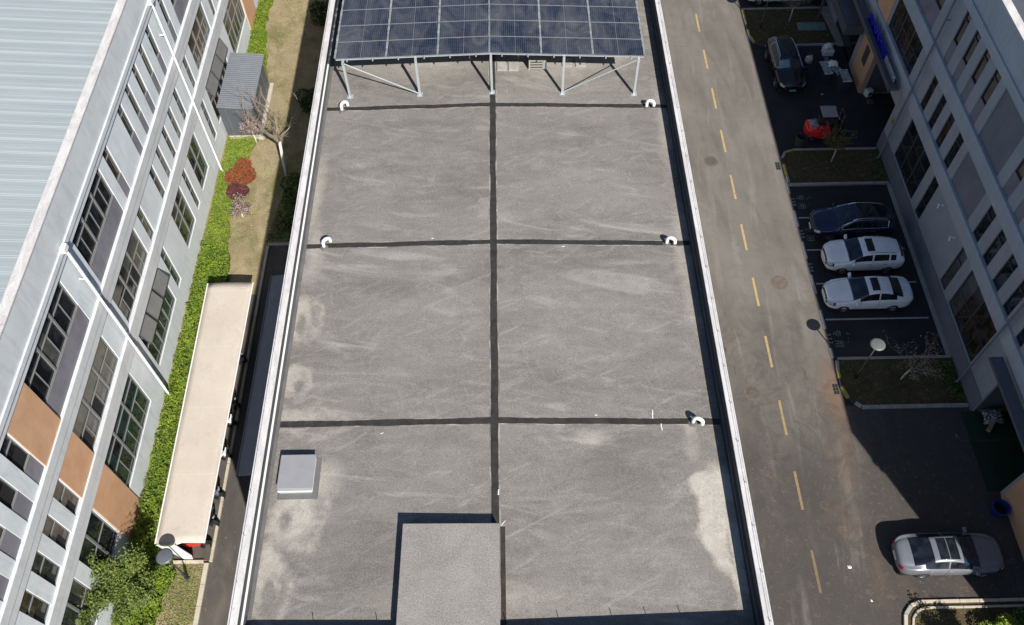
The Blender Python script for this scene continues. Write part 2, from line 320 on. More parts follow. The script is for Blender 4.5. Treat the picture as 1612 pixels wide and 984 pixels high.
# ------------------------------------------------------------------ mesh helpers
class MB:
    def __init__(s): s.v = []; s.f = []; s.mi = []; s.cur = 0
    def add(s, vs, fs):
        o = len(s.v); s.v += [tuple(map(float, q)) for q in vs]
        for f in fs: s.f.append(tuple(o+i for i in f)); s.mi.append(s.cur)
        return s
    def box(s, x0, x1, y0, y1, z0, z1):
        x0, x1 = sorted((x0, x1)); y0, y1 = sorted((y0, y1)); z0, z1 = sorted((z0, z1))
        return s.add([(x0,y0,z0),(x1,y0,z0),(x1,y1,z0),(x0,y1,z0),(x0,y0,z1),(x1,y0,z1),(x1,y1,z1),(x0,y1,z1)],
                     [(0,3,2,1),(4,5,6,7),(0,1,5,4),(1,2,6,5),(2,3,7,6),(3,0,4,7)])
    def quad(s, a, b, c, d): return s.add([a, b, c, d], [(0,1,2,3)])
    def prism(s, poly, z0, z1):
        n = len(poly); a = sum(poly[i][0]*poly[(i+1)%n][1]-poly[(i+1)%n][0]*poly[i][1] for i in range(n))
        if a < 0: poly = poly[::-1]
        return s.add([(x,y,z0) for x,y in poly]+[(x,y,z1) for x,y in poly], [tuple(range(n))[::-1], tuple(range(n,2*n))]+[(i,(i+1)%n,n+(i+1)%n,n+i) for i in range(n)])
    def tube(s, pts, r, n=8, caps=True):
        pts = [Vector(p) for p in pts]; rs = r if isinstance(r, (list, tuple)) else [r]*len(pts)
        prev = None; rings = []
        for i, p in enumerate(pts):
            d = (pts[min(i+1, len(pts)-1)]-pts[max(i-1, 0)]).normalized()
            if prev is None: u = d.orthogonal().normalized()
            else: u = (prev - d*prev.dot(d)); u = u.normalized() if u.length > 1e-6 else d.orthogonal().normalized()
            prev = u; w = d.cross(u)
            rings.append([p+(u*math.cos(2*math.pi*k/n)+w*math.sin(2*math.pi*k/n))*rs[i] for k in range(n)])
        vs = [q for rr in rings for q in rr]
        fs = [(i*n+k, i*n+(k+1)%n, (i+1)*n+(k+1)%n, (i+1)*n+k) for i in range(len(pts)-1) for k in range(n)]
        if caps: fs += [tuple(range(n))[::-1], tuple(range((len(pts)-1)*n, len(pts)*n))]
        return s.add(vs, fs)
    def bar(s, a, b, w=.05, h=None):
        h = h or w; a = Vector(a); b = Vector(b); d = (b-a).normalized()
        up = Vector((0,0,1)) if abs(d.z) < .95 else Vector((0,1,0)); u = d.cross(up).normalized(); v = u.cross(d)
        c = [(-1,-1),(1,-1),(1,1),(-1,1)]
        return s.add([a+u*i*w/2+v*j*h/2 for i,j in c]+[b+u*i*w/2+v*j*h/2 for i,j in c], [(0,1,2,3),(7,6,5,4)]+[(i,i+4,(i+1)%4+4,(i+1)%4) for i in range(4)])
    def lathe(s, prof, c=(0,0,0), axis='z', n=20):
        vs = []; fs = []
        for r, h in prof:
            for k in range(n):
                a = 2*math.pi*k/n; x, y = r*math.cos(a), r*math.sin(a)
                q = (x, y, h) if axis == 'z' else ((x, h, y) if axis == 'y' else (h, x, y))
                vs.append((q[0]+c[0], q[1]+c[1], q[2]+c[2]))
        for i in range(len(prof)-1):
            for k in range(n): fs.append((i*n+k, i*n+(k+1)%n, (i+1)*n+(k+1)%n, (i+1)*n+k))
        return s.add(vs, fs)
    def build(s, name, m, parent=None, smooth=False, shift=True, bevel=0, sub=0):
        me = bpy.data.meshes.new(name); off = Vector((0,0,0))
        if parent is not None and shift:
            off = Vector(parent.get('_w', (0,0,0)))
        v = [(a-off.x, b-off.y, c-off.z) for a,b,c in s.v] if off.length else s.v
        me.from_pydata(v, [], s.f)
        for mm in (m if isinstance(m, (list, tuple)) else [m]): me.materials.append(M[mm] if isinstance(mm, str) else mm)
        if any(s.mi): me.polygons.foreach_set('material_index', s.mi)
        if smooth: me.polygons.foreach_set('use_smooth', [True]*len(me.polygons))
        me.update(); o = bpy.data.objects.new(name, me); COL.objects.link(o)
        if parent is not None:
            o.parent = parent; o['_w'] = tuple(off)
        if bevel:
            b = o.modifiers.new('bevel', 'BEVEL'); b.width = bevel; b.segments = 2; b.limit_method = 'ANGLE'
        if sub:
            b = o.modifiers.new('sub', 'SUBSURF'); b.levels = sub; b.render_levels = sub
        return o

def tag(o, label=None, cat=None, group=None, kind=None):
    if label: o['label'] = label
    if cat: o['category'] = cat
    if group: o['group'] = group
    if kind: o['kind'] = kind
    return o
def thing(name, label, cat, loc=(0,0,0), rz=0, group=None, world=False):
    """Empty at the base; world=True: its parts are given in world coordinates"""
    o = bpy.data.objects.new(name, None); COL.objects.link(o); o.empty_display_size = .3
    o.location = loc; o.rotation_euler = (0,0,rz)
    if world: o['_w'] = tuple(loc)
    return tag(o, label, cat, group)
def struct(name, mb, m): return tag(mb.build(name, m), kind='structure')
def copy_tree(o, parent=None):
    c = o.copy(); COL.objects.link(c); c.parent = parent
    for ch in list(o.children): copy_tree(ch, c)
    return c
def sheet(poly, z): 
    mb = MB(); n = len(poly); a = sum(poly[i][0]*poly[(i+1)%n][1]-poly[(i+1)%n][0]*poly[i][1] for i in range(n))
    if a < 0: poly = poly[::-1]
    return mb.add([(x, y, z) for x, y in poly], [tuple(range(n))])
def rect(x0, x1, y0, y1): return [(x0,y0),(x1,y0),(x1,y1),(x0,y1)]

# ------------------------------------------------------------------ ground
struct('ground', sheet(rect(-1500, 1500, -1500, 1500), -.02), 'soil')
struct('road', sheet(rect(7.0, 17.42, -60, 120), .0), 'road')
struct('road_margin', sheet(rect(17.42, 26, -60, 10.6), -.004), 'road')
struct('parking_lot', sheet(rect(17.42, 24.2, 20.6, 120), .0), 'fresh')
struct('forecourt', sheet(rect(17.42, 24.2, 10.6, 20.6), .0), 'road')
struct('alley', sheet([(-14.5, -40), (-8.9, -40), (-8.9, 32.1), (-14.5, 32.1)], .0), 'alley')
struct('cycle_bay', sheet(rect(-16.5, -14.5, 13.1, 28.5), .0), 'alley')
struct('verge', sheet(rect(-18.6, -8.8, 32.1, 120), .004), 'soil')
struct('verge', sheet([(-18.6, -40), (-14.6, -40), (-14.6, 13.0), (-16.5, 13.0), (-16.5, 28.5), (-14.5, 28.5), (-14.5, 32.1), (-18.6, 32.1)], .004), 'soil')

# yellow dashes
dash = None
for i in range(14):
    y = 7.0+4*i
    mb = sheet(rect(13.935, 14.065, y, y+2.0), .004)
    o = tag(mb.build('lane_dash', 'line_y'), kind='structure')
# left kerbs
def kerb_line(name, pts, w, h, m, seg=1.0, gap=.015, cols=None, grp=None):
    """row of kerb stones along a polyline"""
    P = [Vector((x, y, 0)) for x, y in pts]; mb = MB(); k = 0
    for a, b in zip(P, P[1:]):
        L = (b-a).length; n = max(1, round(L/seg)); d = (b-a)/n
        for i in range(n):
            p = a+d*i; q = a+d*(i+1); e = d.normalized()*gap/2; u = Vector((-d.y, d.x, 0)).normalized()*w/2
            mb.cur = (cols[k % len(cols)] if cols else 0); k += 1
            hh = h*random.uniform(.93, 1.07)
            mb.prism([tuple((p+e+u)[:2]), tuple((p+e-u)[:2]), tuple((q-e-u)[:2]), tuple((q-e+u)[:2])], -.01, hh)
    o = mb.build(name, m, bevel=.015); return tag(o, kind='structure')
kerb_line('alley_kerb', [(-14.6, -30), (-14.6, 12.95)], .22, .12, 'kerb_pale')
kerb_line('alley_kerb', [(-14.42, 13.0), (-14.42, 32.0)], .14, .10, 'kerb_pale')
kerb_line('alley_kerb', [(-16.45, 13.02), (-14.75, 13.02)], .14, .12, 'kerb_pale')
kerb_line('alley_kerb', [(-14.42, 32.1), (-9.0, 32.1)], .16, .12, 'concrete')
# planted islands
def island(pts, closed_side, kerb_y):
    struct('planted_bed', sheet(pts, .07), 'bed')
islA = [(17.45,53.3),(17.45,50.4),(17.7,49.6),(18.35,49.15),(23.8,49.3),(23.8,53.3)]
islB = [(18.3,39.0),(17.75,38.8),(17.48,38.3),(17.48,36.05),(23.7,36.05),(23.7,39.0)]
islC = [(17.55,23.35),(17.45,22.7),(17.42,21.7),(17.62,21.0),(18.2,20.5),(23.75,20.5),(23.75,23.35)]
islD = [(17.45,6),(17.45,9.4),(17.6,9.95),(17.95,10.33),(18.4,10.48),(23.8,10.48),(23.8,6)]
for pl in (islA, islB, islC, islD): island(pl, 0, 0)
yk = ['concrete', 'yellow', 'kerb_dark']
kerb_line('planter_kerb', [(17.45,53.3),(17.45,50.4),(17.7,49.6),(18.35,49.15)], .17, .13, yk, .55, cols=[1,0,1,2])
kerb_line('planter_kerb', [(18.35,49.15),(23.8,49.3)], .17, .13, 'concrete')
kerb_line('planter_kerb', [(17.45,53.35),(23.8,53.35)], .17, .13, 'concrete')
kerb_line('planter_kerb', [(18.3,39.0),(17.75,38.8),(17.48,38.3),(17.48,36.2)], .17, .13, yk, .5, cols=[1,0,2,1,1,0])
kerb_line('planter_kerb', [(17.45,36.03),(23.7,36.03)], .19, .14, yk, .95, cols=[0]*9)
kerb_line('planter_kerb', [(18.3,39.03),(23.7,39.0)], .16, .12, 'concrete')
kerb_line('planter_kerb', [(17.55,23.3),(17.45,22.7),(17.42,21.7),(17.62,21.0),(18.2,20.5)], .17, .13, yk, .5, cols=[0,1,2,1,2,0])
kerb_line('planter_kerb', [(18.2,20.47),(23.75,20.47)], .19, .14, 'concrete', .9)
kerb_line('planter_kerb', [(17.6,23.42),(23.75,23.42)], .16, .12, 'concrete', 1.2)
kerb_line('planter_kerb', [(17.45,5),(17.45,9.4),(17.6,9.95),(17.95,10.33),(18.4,10.5)], .17, .13, ['kerb_pale', 'concrete'], .45, cols=[0,1])
kerb_line('planter_kerb', [(17.75,5),(17.75,9.35),(17.9,9.8),(18.2,10.1),(18.5,10.2)], .10, .16, ['kerb_pale', 'concrete'], .45, cols=[0,1])
kerb_line('planter_kerb', [(18.4,10.5),(23.8,10.5)], .15, .13, 'kerb_pale', .9)
kerb_line('planter_kerb', [(18.5,10.22),(23.8,10.22)], .10, .16, 'kerb_pale', .9)
struct('doorway_pavement', sheet([(23.1,53.3),(24.2,53.3),(24.2,49.0),(23.5,49.0)], .075), 'concrete')
struct('wall_plinth_path', MB().box(23.55, 23.9, 23.5, 36, -.01, .05), 'concrete')
# parking paint
mb = MB()
for y in (33.4, 30.92, 28.47, 26.0): mb.quad((17.55,y-.05,.006),(23.3,y-.05,.006),(23.3,y+.05,.006),(17.55,y+.05,.006))
for y0, y1 in ((36.6,35.35),(33.97,32.74),(31.56,30.29),(29.12,27.77),(26.66,25.38),(24.13,23.5)): mb.quad((17.33,y1,.008),(17.47,y1,.008),(17.47,y0,.008),(17.33,y0,.008))
struct('bay_line', mb, 'line_w')
def ground_text(body, x, y, size, m):
    cu = bpy.data.curves.new('bay_number', 'FONT'); cu.body = body; cu.size = size; cu.align_x = 'CENTER'; cu.align_y = 'CENTER'; cu.space_character = 1.05
    o = bpy.data.objects.new('bay_number', cu); COL.objects.link(o)
    dg = bpy.context.evaluated_depsgraph_get(); me = bpy.data.meshes.new_from_object(o.evaluated_get(dg)); bpy.data.objects.remove(o)
    me.materials.clear(); me.materials.append(M[m])
    o = bpy.data.objects.new('bay_number', me); COL.objects.link(o); o.location = (x, y, .009); o.rotation_euler = (0,0,-math.pi/2)
    tag(o, kind='structure'); return o
for num, y in (('5 2 8',34.68),('5 2 9',32.15),('5 3 0',29.65),('5 3 2',24.75)):
    ground_text(num, 17.50, y, .30, 'line_w')
for y in (34.68, 32.15, 24.75):
    ground_text('专 用', 17.93, y, .52, 'line_f')
    mb = MB()
    for k in range(7):
        a = y-.45+random.random()*.9; b = 18.25+random.random()*.28; L = random.uniform(.06,.16)
        if k % 2: mb.quad((b,a,.009),(b+.025,a,.009),(b+.025,a+L,.009),(b,a+L,.009))
        else: mb.quad((b,a,.009),(b+L,a,.009),(b+L,a+.025,.009),(b,a+.025,.009))
    struct('worn_bay_marking', mb, 'line_f')
# manholes, drains
MH = mat('cast_iron', (.095, .082, .07), .75, .3, 5); MHR = mat('manhole_collar', (.13, .105, .085), .9, .3, 4)
for i, (x, y, r, lab) in enumerate(((12.7,21.49,.36,'dark round manhole cover near the left kerb in the stained stretch of road'),(12.95,38.22,.36,'dark round manhole cover level with the forklift'),(15.47,28.6,.40,'pale patched manhole cover out in the road opposite the parked cars'))):
    t = thing('manhole_cover', lab, 'manhole cover', (x,y,0), 0, 'manhole covers in the road')
    MB().lathe([(r+.10,.0045),(r,.007)], n=28).build('collar', MHR, t)
    c = MB().lathe([(r-.01,.009),(.24,.010),(.23,.012),(.12,.012),(.11,.010),(.001,.010)], n=28).build('lid', MHR if i == 2 else MH, t)
for x, y, lab in ((17.12,21.6,'iron kerbside drain grate beside the rusty stain'),(17.12,37.7,'iron kerbside drain grate below the forklift bed')):
    t = thing('drain_grate', lab, 'drain grate', (x,y,0), 0, 'drain grates at the kerb')
    mb = MB()
    for k in range(3):
        for j in range(2): mb.box(-.13+j*.14,-.02+j*.14,-.3+k*.21,-.12+k*.21,.004,.008)
    mb.build('slots', 'open', t); MB().box(-.16,.16,-.33,.33,0.001,.003).build('frame', MH, t)

# ------------------------------------------------------------------ facades
def wall_faces(mb, P, Y0, Y1, Z0, Z1, ops, depth=.13):
    """P(d,y,z)->xyz. wall with openings and their reveals"""
    ys = sorted({Y0, Y1, *[v for o in ops for v in o[:2] if Y0 < v < Y1]}); zs = sorted({Z0, Z1, *[v for o in ops for v in o[2:4] if Z0 < v < Z1]})
    for a, b in zip(ys, ys[1:]):
        run = None
        for c, d in zip(zs, zs[1:]):
            my, mz = (a+b)/2, (c+d)/2
            if any(o[0] < my < o[1] and o[2] < mz < o[3] for o in ops): continue
            mb.quad(P(0,a,c), P(0,b,c), P(0,b,d), P(0,a,d))
    for o in ops:
        y0, y1, z0, z1 = o[:4]
        mb.quad(P(0,y0,z0),P(-depth,y0,z0),P(-depth,y0,z1),P(0,y0,z1)); mb.quad(P(0,y1,z0),P(-depth,y1,z0),P(-depth,y1,z1),P(0,y1,z1))
        mb.quad(P(0,y0,z0),P(0,y1,z0),P(-depth,y1,z0),P(-depth,y0,z0)); mb.quad(P(0,y0,z1),P(0,y1,z1),P(-depth,y1,z1),P(-depth,y0,z1))
ALT = {'g_dark':['g_dark','g_dark','g_brown'],'g_green':['g_green','g_green','g_dark'],'g_olive':['g_olive','g_olive','g_grey'],'g_brown':['g_brown','g_dark','g_brown']}
def window(bld, P, y0, y1, z0, z1, gm, fm, secs=1, split=False, trans=(.7,), spandrel=None, sill='trim', sash=None, openp=()):
    """frame > glass, sill; spandrel: top z of the closed lower panel"""
    zb = spandrel if spandrel else z0
    gm = random.choice(ALT.get(gm, [gm]))
    D = -.105
    mb = MB(); w = .05 if (y1-y0) > 1.5 else .03
    def bx(a, b, c, d, o0=0., o1=.05):
        p = P(D+o0, a, c); q = P(D+o1, b, d); mb.box(p[0], q[0], p[1], q[1], p[2], q[2])
    bx(y0, y0+w, zb, z1); bx(y1-w, y1, zb, z1); bx(y0+w, y1-w, zb, zb+w); bx(y0+w, y1-w, z1-w, z1)
    W_ = (y1-y0)/secs
    for k in range(1, secs): bx(y0+k*W_-.05, y0+k*W_+.05, zb+w, z1-w, 0, .07)
    zt = [zb+(z1-zb)*f for f in trans]
    for k in range(secs):
        a = y0+k*W_+(w if k == 0 else .05); b = y0+(k+1)*W_-(w if k == secs-1 else .05)
        for q in zt: bx(a, b, q-.025, q+.025, 0, .045)
        if split:
            top = zt[0]-.025 if zt else z1-w; bx((a+b)/2-.02, (a+b)/2+.02, zb+w, top, 0, .04)
    fr = mb.build('window', fm, bld)
    g = MB()
    for k in range(secs*2 if secs > 1 else 1):   # panes sit at slightly different depths and shades
        n_ = secs*2 if secs > 1 else 1; a = y0+(y1-y0)*k/n_; b = y0+(y1-y0)*(k+1)/n_; e = random.uniform(0, .012)
        p = P(D-.02, a, zb); q = P(D-e, b, z1); g.cur = 1 if random.random() < .25 else 0; g.box(p[0], q[0], p[1], q[1], p[2], q[2])
    g.build('glass', [gm, random.choice(['g_grey','g_olive','g_dark','g_dark'])], fr)
    for (a, b, c, d) in openp:          # panes standing open onto a dark room
        h = MB(); pp = P(D+.001, a, c); qq = P(D+.012, b, d); h.box(pp[0], qq[0], pp[1], qq[1], pp[2], qq[2]); h.build('open_pane', 'open', fr)
    if spandrel:
        h = MB(); pp = P(-.125, y0+.003, z0); qq = P(-.03, y1-.003, zb-.02); h.box(pp[0], qq[0], pp[1], qq[1], pp[2], qq[2]); h.build('spandrel_panel', 'spandrel', fr)
        h = MB(); pp = P(-.055, y0+.003, zb-.018); qq = P(-.02, y1-.003, zb+.015); h.box(pp[0], qq[0], pp[1], qq[1], pp[2], qq[2]); h.build('sill', 'frame_l', fr)
    elif sill:
        h = MB(); pp = P(-.055, y0+.003, z0+.003); qq = P(.02, y1-.003, z0+.02); h.box(pp[0], qq[0], pp[1], qq[1], pp[2], qq[2]); h.build('sill', sill, fr)
    if sash:                            # top-hung sashes pushed outwards
        zt0, zt1, out = sash; n = secs
        for k in range(n):
            a = y0+k*W_+.07; b = y0+(k+1)*W_-.07
            h = MB(); A = [P(D+.08, a, zt1), P(D+.08, b, zt1), P(out, b, zt0), P(out, a, zt0)]; B = [P(D+.12, a, zt1+.02), P(D+.12, b, zt1+.02), P(out+.04, b, zt0+.02), P(out+.04, a, zt0+.02)]
            h.add(A+B, [(0,1,2,3),(4,5,6,7),(0,1,5,4),(1,2,6,5),(2,3,7,6),(3,0,4,7)]); h.build('open_sash', M['sash'], fr)
            h = MB()
            for u, v in ((0,1),(1,2),(2,3),(3,0)): h.bar(B[u], B[v], .035)
            h.build('sash_frame', 'frame_d', fr)
    return fr
def downpipe(bld, P, y, zt, m, r=.06):
    mb = MB(); mb.tube([P(.05, y, zt+.25), P(.27, y, zt+.12), P(.27, y, .15), P(.4, y, .06)], r, 10)
    o = mb.build('downpipe', m, bld, smooth=True)
    h = MB(); p = P(.16, y-.18, zt+.1); q = P(.36, y+.18, zt+.34); h.box(p[0], q[0], p[1], q[1], p[2], q[2]); h.build('rainwater_head', m, o)
    for z in (10.5,):
        h = MB(); p = P(.0, y-.03, z); q = P(.22, y+.03, z+.04); h.box(p[0], q[0], p[1], q[1], p[2], q[2]); h.build('bracket', m, o)
def bands(bld, P, Ya, Yb, m, cop):
    def bx(name, d0, d1, z0, z1, mm=m):
        mb = MB(); p = P(d0, Ya, z0); q = P(d1, Yb, z1); mb.box(p[0], q[0], p[1], q[1], p[2], q[2]); return mb.build(name, mm, bld)
    for z in (4.5, 7.8):
        bx('band_course', .002, .08, z, z+.46); bx('band_course', .002, .13, z+.50, z+1.0); bx('band_groove', .0, .05, z+.455, z+.505, 'frame_l')
    bx('cornice', .002, .10, 12.02, 12.34); bx('cornice', .002, .18, 12.38, 12.62); bx('cornice_groove', 0, .07, 12.335, 12.385, 'frame_l')
    bx('parapet', -.28, .10, 12.622, 14.18, m); bx('coping', -.30, .13, 14.182, 14.25, cop)

# ---- left building
XL = -18.5
LB = thing('factory_building', 'pale sunlit three-storey factory block with ribbed metal roof, left of the alley', 'building', (XL, 30, 0), 0, None, True)
PL = lambda d, y, z: (XL+d, y, z)
F3 = (8.8, 12.02); F2 = (5.5, 7.8); F1 = (1.35, 4.42)
LY0, LY1 = -6, 76
left = []       # (y0,y1,floor,kind)
nar = [(36.78,37.43),(35.28,35.9),(33.82,34.42),(32.35,32.95),(30.85,31.5),(28.03,28.7)]
small = [(13.29,14.08),(11.81,12.6),(10.33,11.14),(8.84,9.65),(7.36,8.16),(5.9,6.7)]
for a, b in nar: left += [(a,b,3,'n'),(a,b,2,'n')]
for a, b in small: left += [(a,b,3,'s'),(a,b,2,'s')]
for a, b in ((22.98,27.28),(16.17,21.0)): left += [(a,b,3,'b'),(a,b,2,'b')]
for a, b in ((39.5,40.15),): left += [(a,b,3,'n'),(a,b,2,'n'),(a,b,1,'n')]
for f in (3,2): left.append((41.05,45.1,f,'b')); left += [(46.2+1.48*k,46.85+1.48*k,f,'n') for k in range(4)]; left += [(54.6+1.48*k,55.25+1.48*k,f,'n') for k in range(6)]
left += [(41.05,45.9,1,'bo'),(47.4,51.95,1,'b'),(55,59,1,'b')]
left += [(35.28,37.3,1,'m'),(33.8,34.4,1,'n'),(30.85,33.05,1,'mo'),(28.05,28.72,1,'n'),(23.0,27.32,1,'bs'),(16.22,20.98,1,'b'),(11.8,14.05,1,'m'),(7.9,11.08,1,'m'),(4.5,7.2,1,'m')]
FZ = {1:F1, 2:F2, 3:F3}
ops = [(a,b,*FZ[f]) for a,b,f,k in left]
mb = MB(); wall_faces(mb, PL, LY0, LY1, 0, 12.62, ops)
mb.quad(PL(0,LY0,0), PL(-15,LY0,0), PL(-15,LY0,12.62), PL(0,LY0,12.62)); mb.quad(PL(0,LY1,0), PL(-15,LY1,0), PL(-15,LY1,12.62), PL(0,LY1,12.62))
wl = mb.build('wall', 'wall', LB)
gl = ['g_dark','g_green','g_olive','g_brown','g_grey']
for a, b, f, k in left:
    z0, z1 = FZ[f]
    if f == 3:
        n = 3 if k == 'b' else 1
        op = []
        if a == 13.29: op = [(a+.08, a+.75, 10.05, 10.9)]
        if a == 11.81: op = [(a+.08, a+.7, 10.05, 10.9)]
        window(LB, PL, a, b, z0, z1, 'g_dark', 'frame_l', n, k == 'b', (.66,), spandrel=9.98, openp=op)
    elif f == 2:
        if k == 'b':
            gm = 'g_olive' if a < 30 else 'g_brown'
            op = [(a+.1, a+.65, 5.56, 6.6), (a+1.75, a+2.3, 5.56, 6.6)]
            if a > 30: op = []
            if 22 < a < 24: op = [(a+.8, a+1.35, 5.56, 6.75), (a+2.3, a+2.8, 5.56, 6.75)]
            window(LB, PL, a, b, z0, z1, gm, 'frame_l', 3, True, (.50,), openp=op)
        else: window(LB, PL, a, b, z0, z1, 'g_brown' if k == 's' else 'g_dark', 'frame_l', 1, False, (.58,), openp=[(a+.07,a+.42,5.56,6.3)] if k == 's' else ())
    else:
        if k in ('b','bo','bs'):
            window(LB, PL, a, b, z0, z1, 'g_green' if a < 40 else 'g_brown', 'frame_l', 3, True, (.52, .8), sash=(3.45, 4.28, .28) if k == 'bs' else ((3.45, 4.28, .28) if k == 'bo' else None))
        elif k == 'mo': window(LB, PL, a, b, z0, z1, 'g_olive', 'frame_l', 2, False, (.5, .72), sash=None)
        elif k == 'm': window(LB, PL, a, b, z0, z1, 'g_green', 'frame_l', 3 if b-a > 2.6 else 2, False, (.5,))
        else: window(LB, PL, a, b, z0, z1, 'g_green', 'frame_l', 1, False, (.45,.75))
for z0, z1 in ((.03,4.5),(5.5,7.8),(8.8,12.02)):
    MB().box(XL+.003, XL+.05, 14.1, 16.14, z0, z1).build('orange_boarding', 'orange', LB)
    MB().box(XL+.003, XL+.05, 52.0, 54.3, z0, z1).build('orange_boarding', 'orange', LB)
bands(LB, PL, LY0, LY1, 'trim', 'coping')
for y in (38.15, 22.0): downpipe(LB, PL, y, 12.4, 'white_plastic')
# ribbed roof, rising away from the eave
mb = MB(); prof = []; y = LY0
while y < LY1:
    prof += [(y, 0), (y+.20, 0), (y+.22, .006), (y+.44, .006), (y+.46, 0), (y+.64, 0), (y+.67, .012), (y+.70, .012), (y+.72, -.025), (y+.77, 0)]; y += .78
vs = []; 
for yy, h in prof: vs += [(XL-.36, yy, 14.10+h), (XL-14, yy, 15.15+h)]
mb.add(vs, [(2*i, 2*i+2, 2*i+3, 2*i+1) for i in range(len(prof)-1)])
rf = mb.build('roof', 'metalroof', LB)
mb = MB()
y = LY0
while y < LY1: mb.box(XL-.375, XL-.362, y+.05, y+.58, 14.03, 14.10); y += .78
mb.build('eave_filler', 'frame_d', rf)
MB().box(XL-.6, XL-.285, LY0, LY1, 13.9, 13.97).build('gutter', 'membrane', LB)

# ---- right building (shaded)
XR = 23.85
RB = thing('office_building', 'blue-grey three-storey block in shade on the right with mauve panels and an orange entrance bay', 'building', (XR, 35, 0), 0, None, True)
PR = lambda d, y, z: (XR-d, y, z)
RY0, RY1 = 4.7, 76
right = []
narR = [(36.48,37.15),(34.95,35.63),(33.5,34.18),(31.95,32.68),(26.87,27.62),(25.36,26.08),(23.8,24.57),(22.35,23.05)]
for a, b in narR: right += [(a,b,3,'n'),(a,b,2,'n')]
nr2 = [(20.9-1.5*k, 21.55-1.5*k) for k in range(0,4)]
for a, b in nr2: right += [(a-.3,b-.3,3,'n'),(a-.3,b-.3,2,'n')]
for f in (3,2): right += [(39.45,44.2,f,'b'),(48.0,52.0,f,'b')]; right.append((7.5,11,f,'b'))
right += [(33.45,37.2,1,'b'),(31.88,32.66,1,'n'),(26.83,27.6,1,'n'),(22.25,26.08,1,'bs')]
ops = [(a,b,*FZ[f]) for a,b,f,k in right]
big = [(39.45,44.2,0,3.3),(15.7,20.15,0,3.25),(47.2,51.5,0,2.55)]
blank = [(28.4,31.25,5.5,7.8),(28.4,31.25,8.8,12.02)]
mb = MB(); wall_faces(mb, PR, RY0, RY1, 0, 12.62, ops+big+blank)
mb.quad(PR(0,RY0,0), PR(-15,RY0,0), PR(-15,RY0,12.62), PR(0,RY0,12.62))
for a, b, c, d in blank: mb.quad(PR(-.13,a,c), PR(-.13,b,c), PR(-.13,b,d), PR(-.13,a,d))
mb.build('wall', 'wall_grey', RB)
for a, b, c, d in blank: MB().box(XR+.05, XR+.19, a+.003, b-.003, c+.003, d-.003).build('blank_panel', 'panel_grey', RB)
for a, b, f, k in right:
    z0, z1 = FZ[f]
    if f == 3: window(RB, PR, a, b, z0, z1, 'g_dark', 'frame_d', 3 if k == 'b' else 1, k == 'b', (.7,), spandrel=10.05)
    elif f == 2: window(RB, PR, a, b, z0, z1, 'g_dark', 'frame_d', 3 if k == 'b' else 1, k == 'b', (.5,) if k == 'b' else (.7,), sill=None)
    elif k == 'b': window(RB, PR, a, b, z0, z1, 'g_brown', 'frame_d', 3, False, (.35,.7), sill=None)
    elif k == 'bs': window(RB, PR, a, b, z0, z1, 'g_dark', 'frame_d', 2, True, (.45,), sill=None, sash=None)
    else: window(RB, PR, a, b, z0, z1, 'g_dark', 'frame_d', 1, False, (.35,.7), sill=None)
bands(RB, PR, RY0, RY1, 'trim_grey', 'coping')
for z0, z1 in ((.03,4.5),(5.5,7.8),(8.8,12.02)):
    MB().box(XR-.05, XR-.003, (44.22 if z0 < 1 else 44.45), 46.5, z0, z1).build('orange_boarding', 'orange', RB)
    MB().box(XR-.05, XR-.003, 12.2, 15.5, z0, z1).build('orange_boarding', 'orange', RB)
MB().box(XR-.08, XR-.052, 44.9, 45.6, 1.7, 3.0).build('wall_board', 'frame_d', RB)
MB().box(XR-.004, XR+.30, 44.21, 44.45, 0, 3.3).build('entrance_jamb', 'orange', RB)
MB().box(XR-.06, XR-.002, 20.2, 39.4, 0, 1.28).build('plinth', 'panel_grey', RB)
for y in (38.15, 21.85): downpipe(RB, PR, y, 12.4, 'panel_grey')
# interiors of the two loading openings
for a, b, zt in ((39.45,44.2,3.3),(15.7,20.15,3.25)):
    mb = MB(); mb.quad((XR+6,a-.5,0),(XR+6,b+.5,0),(XR+6,b+.5,zt+.3),(XR+6,a-.5,zt+.3)); mb.quad((XR+.28,a-.5,zt+.003),(XR+6,a-.5,zt+.003),(XR+6,b+.5,zt+.003),(XR+.28,b+.5,zt+.003))
    mb.quad((XR+.28,a-.5,0),(XR+6,a-.5,0),(XR+6,a-.5,zt),(XR+.28,a-.5,zt)); mb.quad((XR+.28,b+.1,0),(XR+6,b+.1,0),(XR+6,b+.1,zt),(XR+.28,b+.1,zt))
    mb.build('loading_room', 'slab', RB)
GC = mat('green_floor_paint', (.012, .035, .02), .6, .25, 2)
MB().box(XR-.6, XR+6, 15.75, 20.1, -.01, .02).build('green_floor', GC, RB)
MB().box(XR-.0, XR+6, 39.5, 44.15, -.01, .02).build('loading_floor', 'fresh', RB)
door = MB().box(XR+.1, XR+.16, 47.2, 51.5, 0, 2.55).build('glass_door', 'g_dark', RB)
MB().box(XR+3, XR+15, RY0, RY1, 13.9, 13.98).build('roof', 'slab', RB)
MB().box(XR+.284, XR+3, RY0, RY1, 13.85, 13.98).build('roof_gutter', 'darkmetal', RB)
can1 = MB().box(XR-.80, XR-.203, 39.5, 52, 4.42, 4.62).build('sign_canopy', 'slab', RB)
MB().box(XR-.84, XR-.802, 39.47, 52, 4.38, 4.72).build('canopy_fascia', 'darkmetal', can1)
can2 = MB().box(XR-.85, XR-.203, 11.0, 20.8, 4.25, 4.42).build('loading_canopy', 'slab', RB)
bx = MB().box(22.55, XR-.06, 46.85, 56, 2.75, 3.45).build('entrance_canopy', 'darkmetal', RB)
MB().box(22.7, XR-.1, 47.0, 55.8, 3.452, 3.50).build('canopy_top', 'slab', bx)
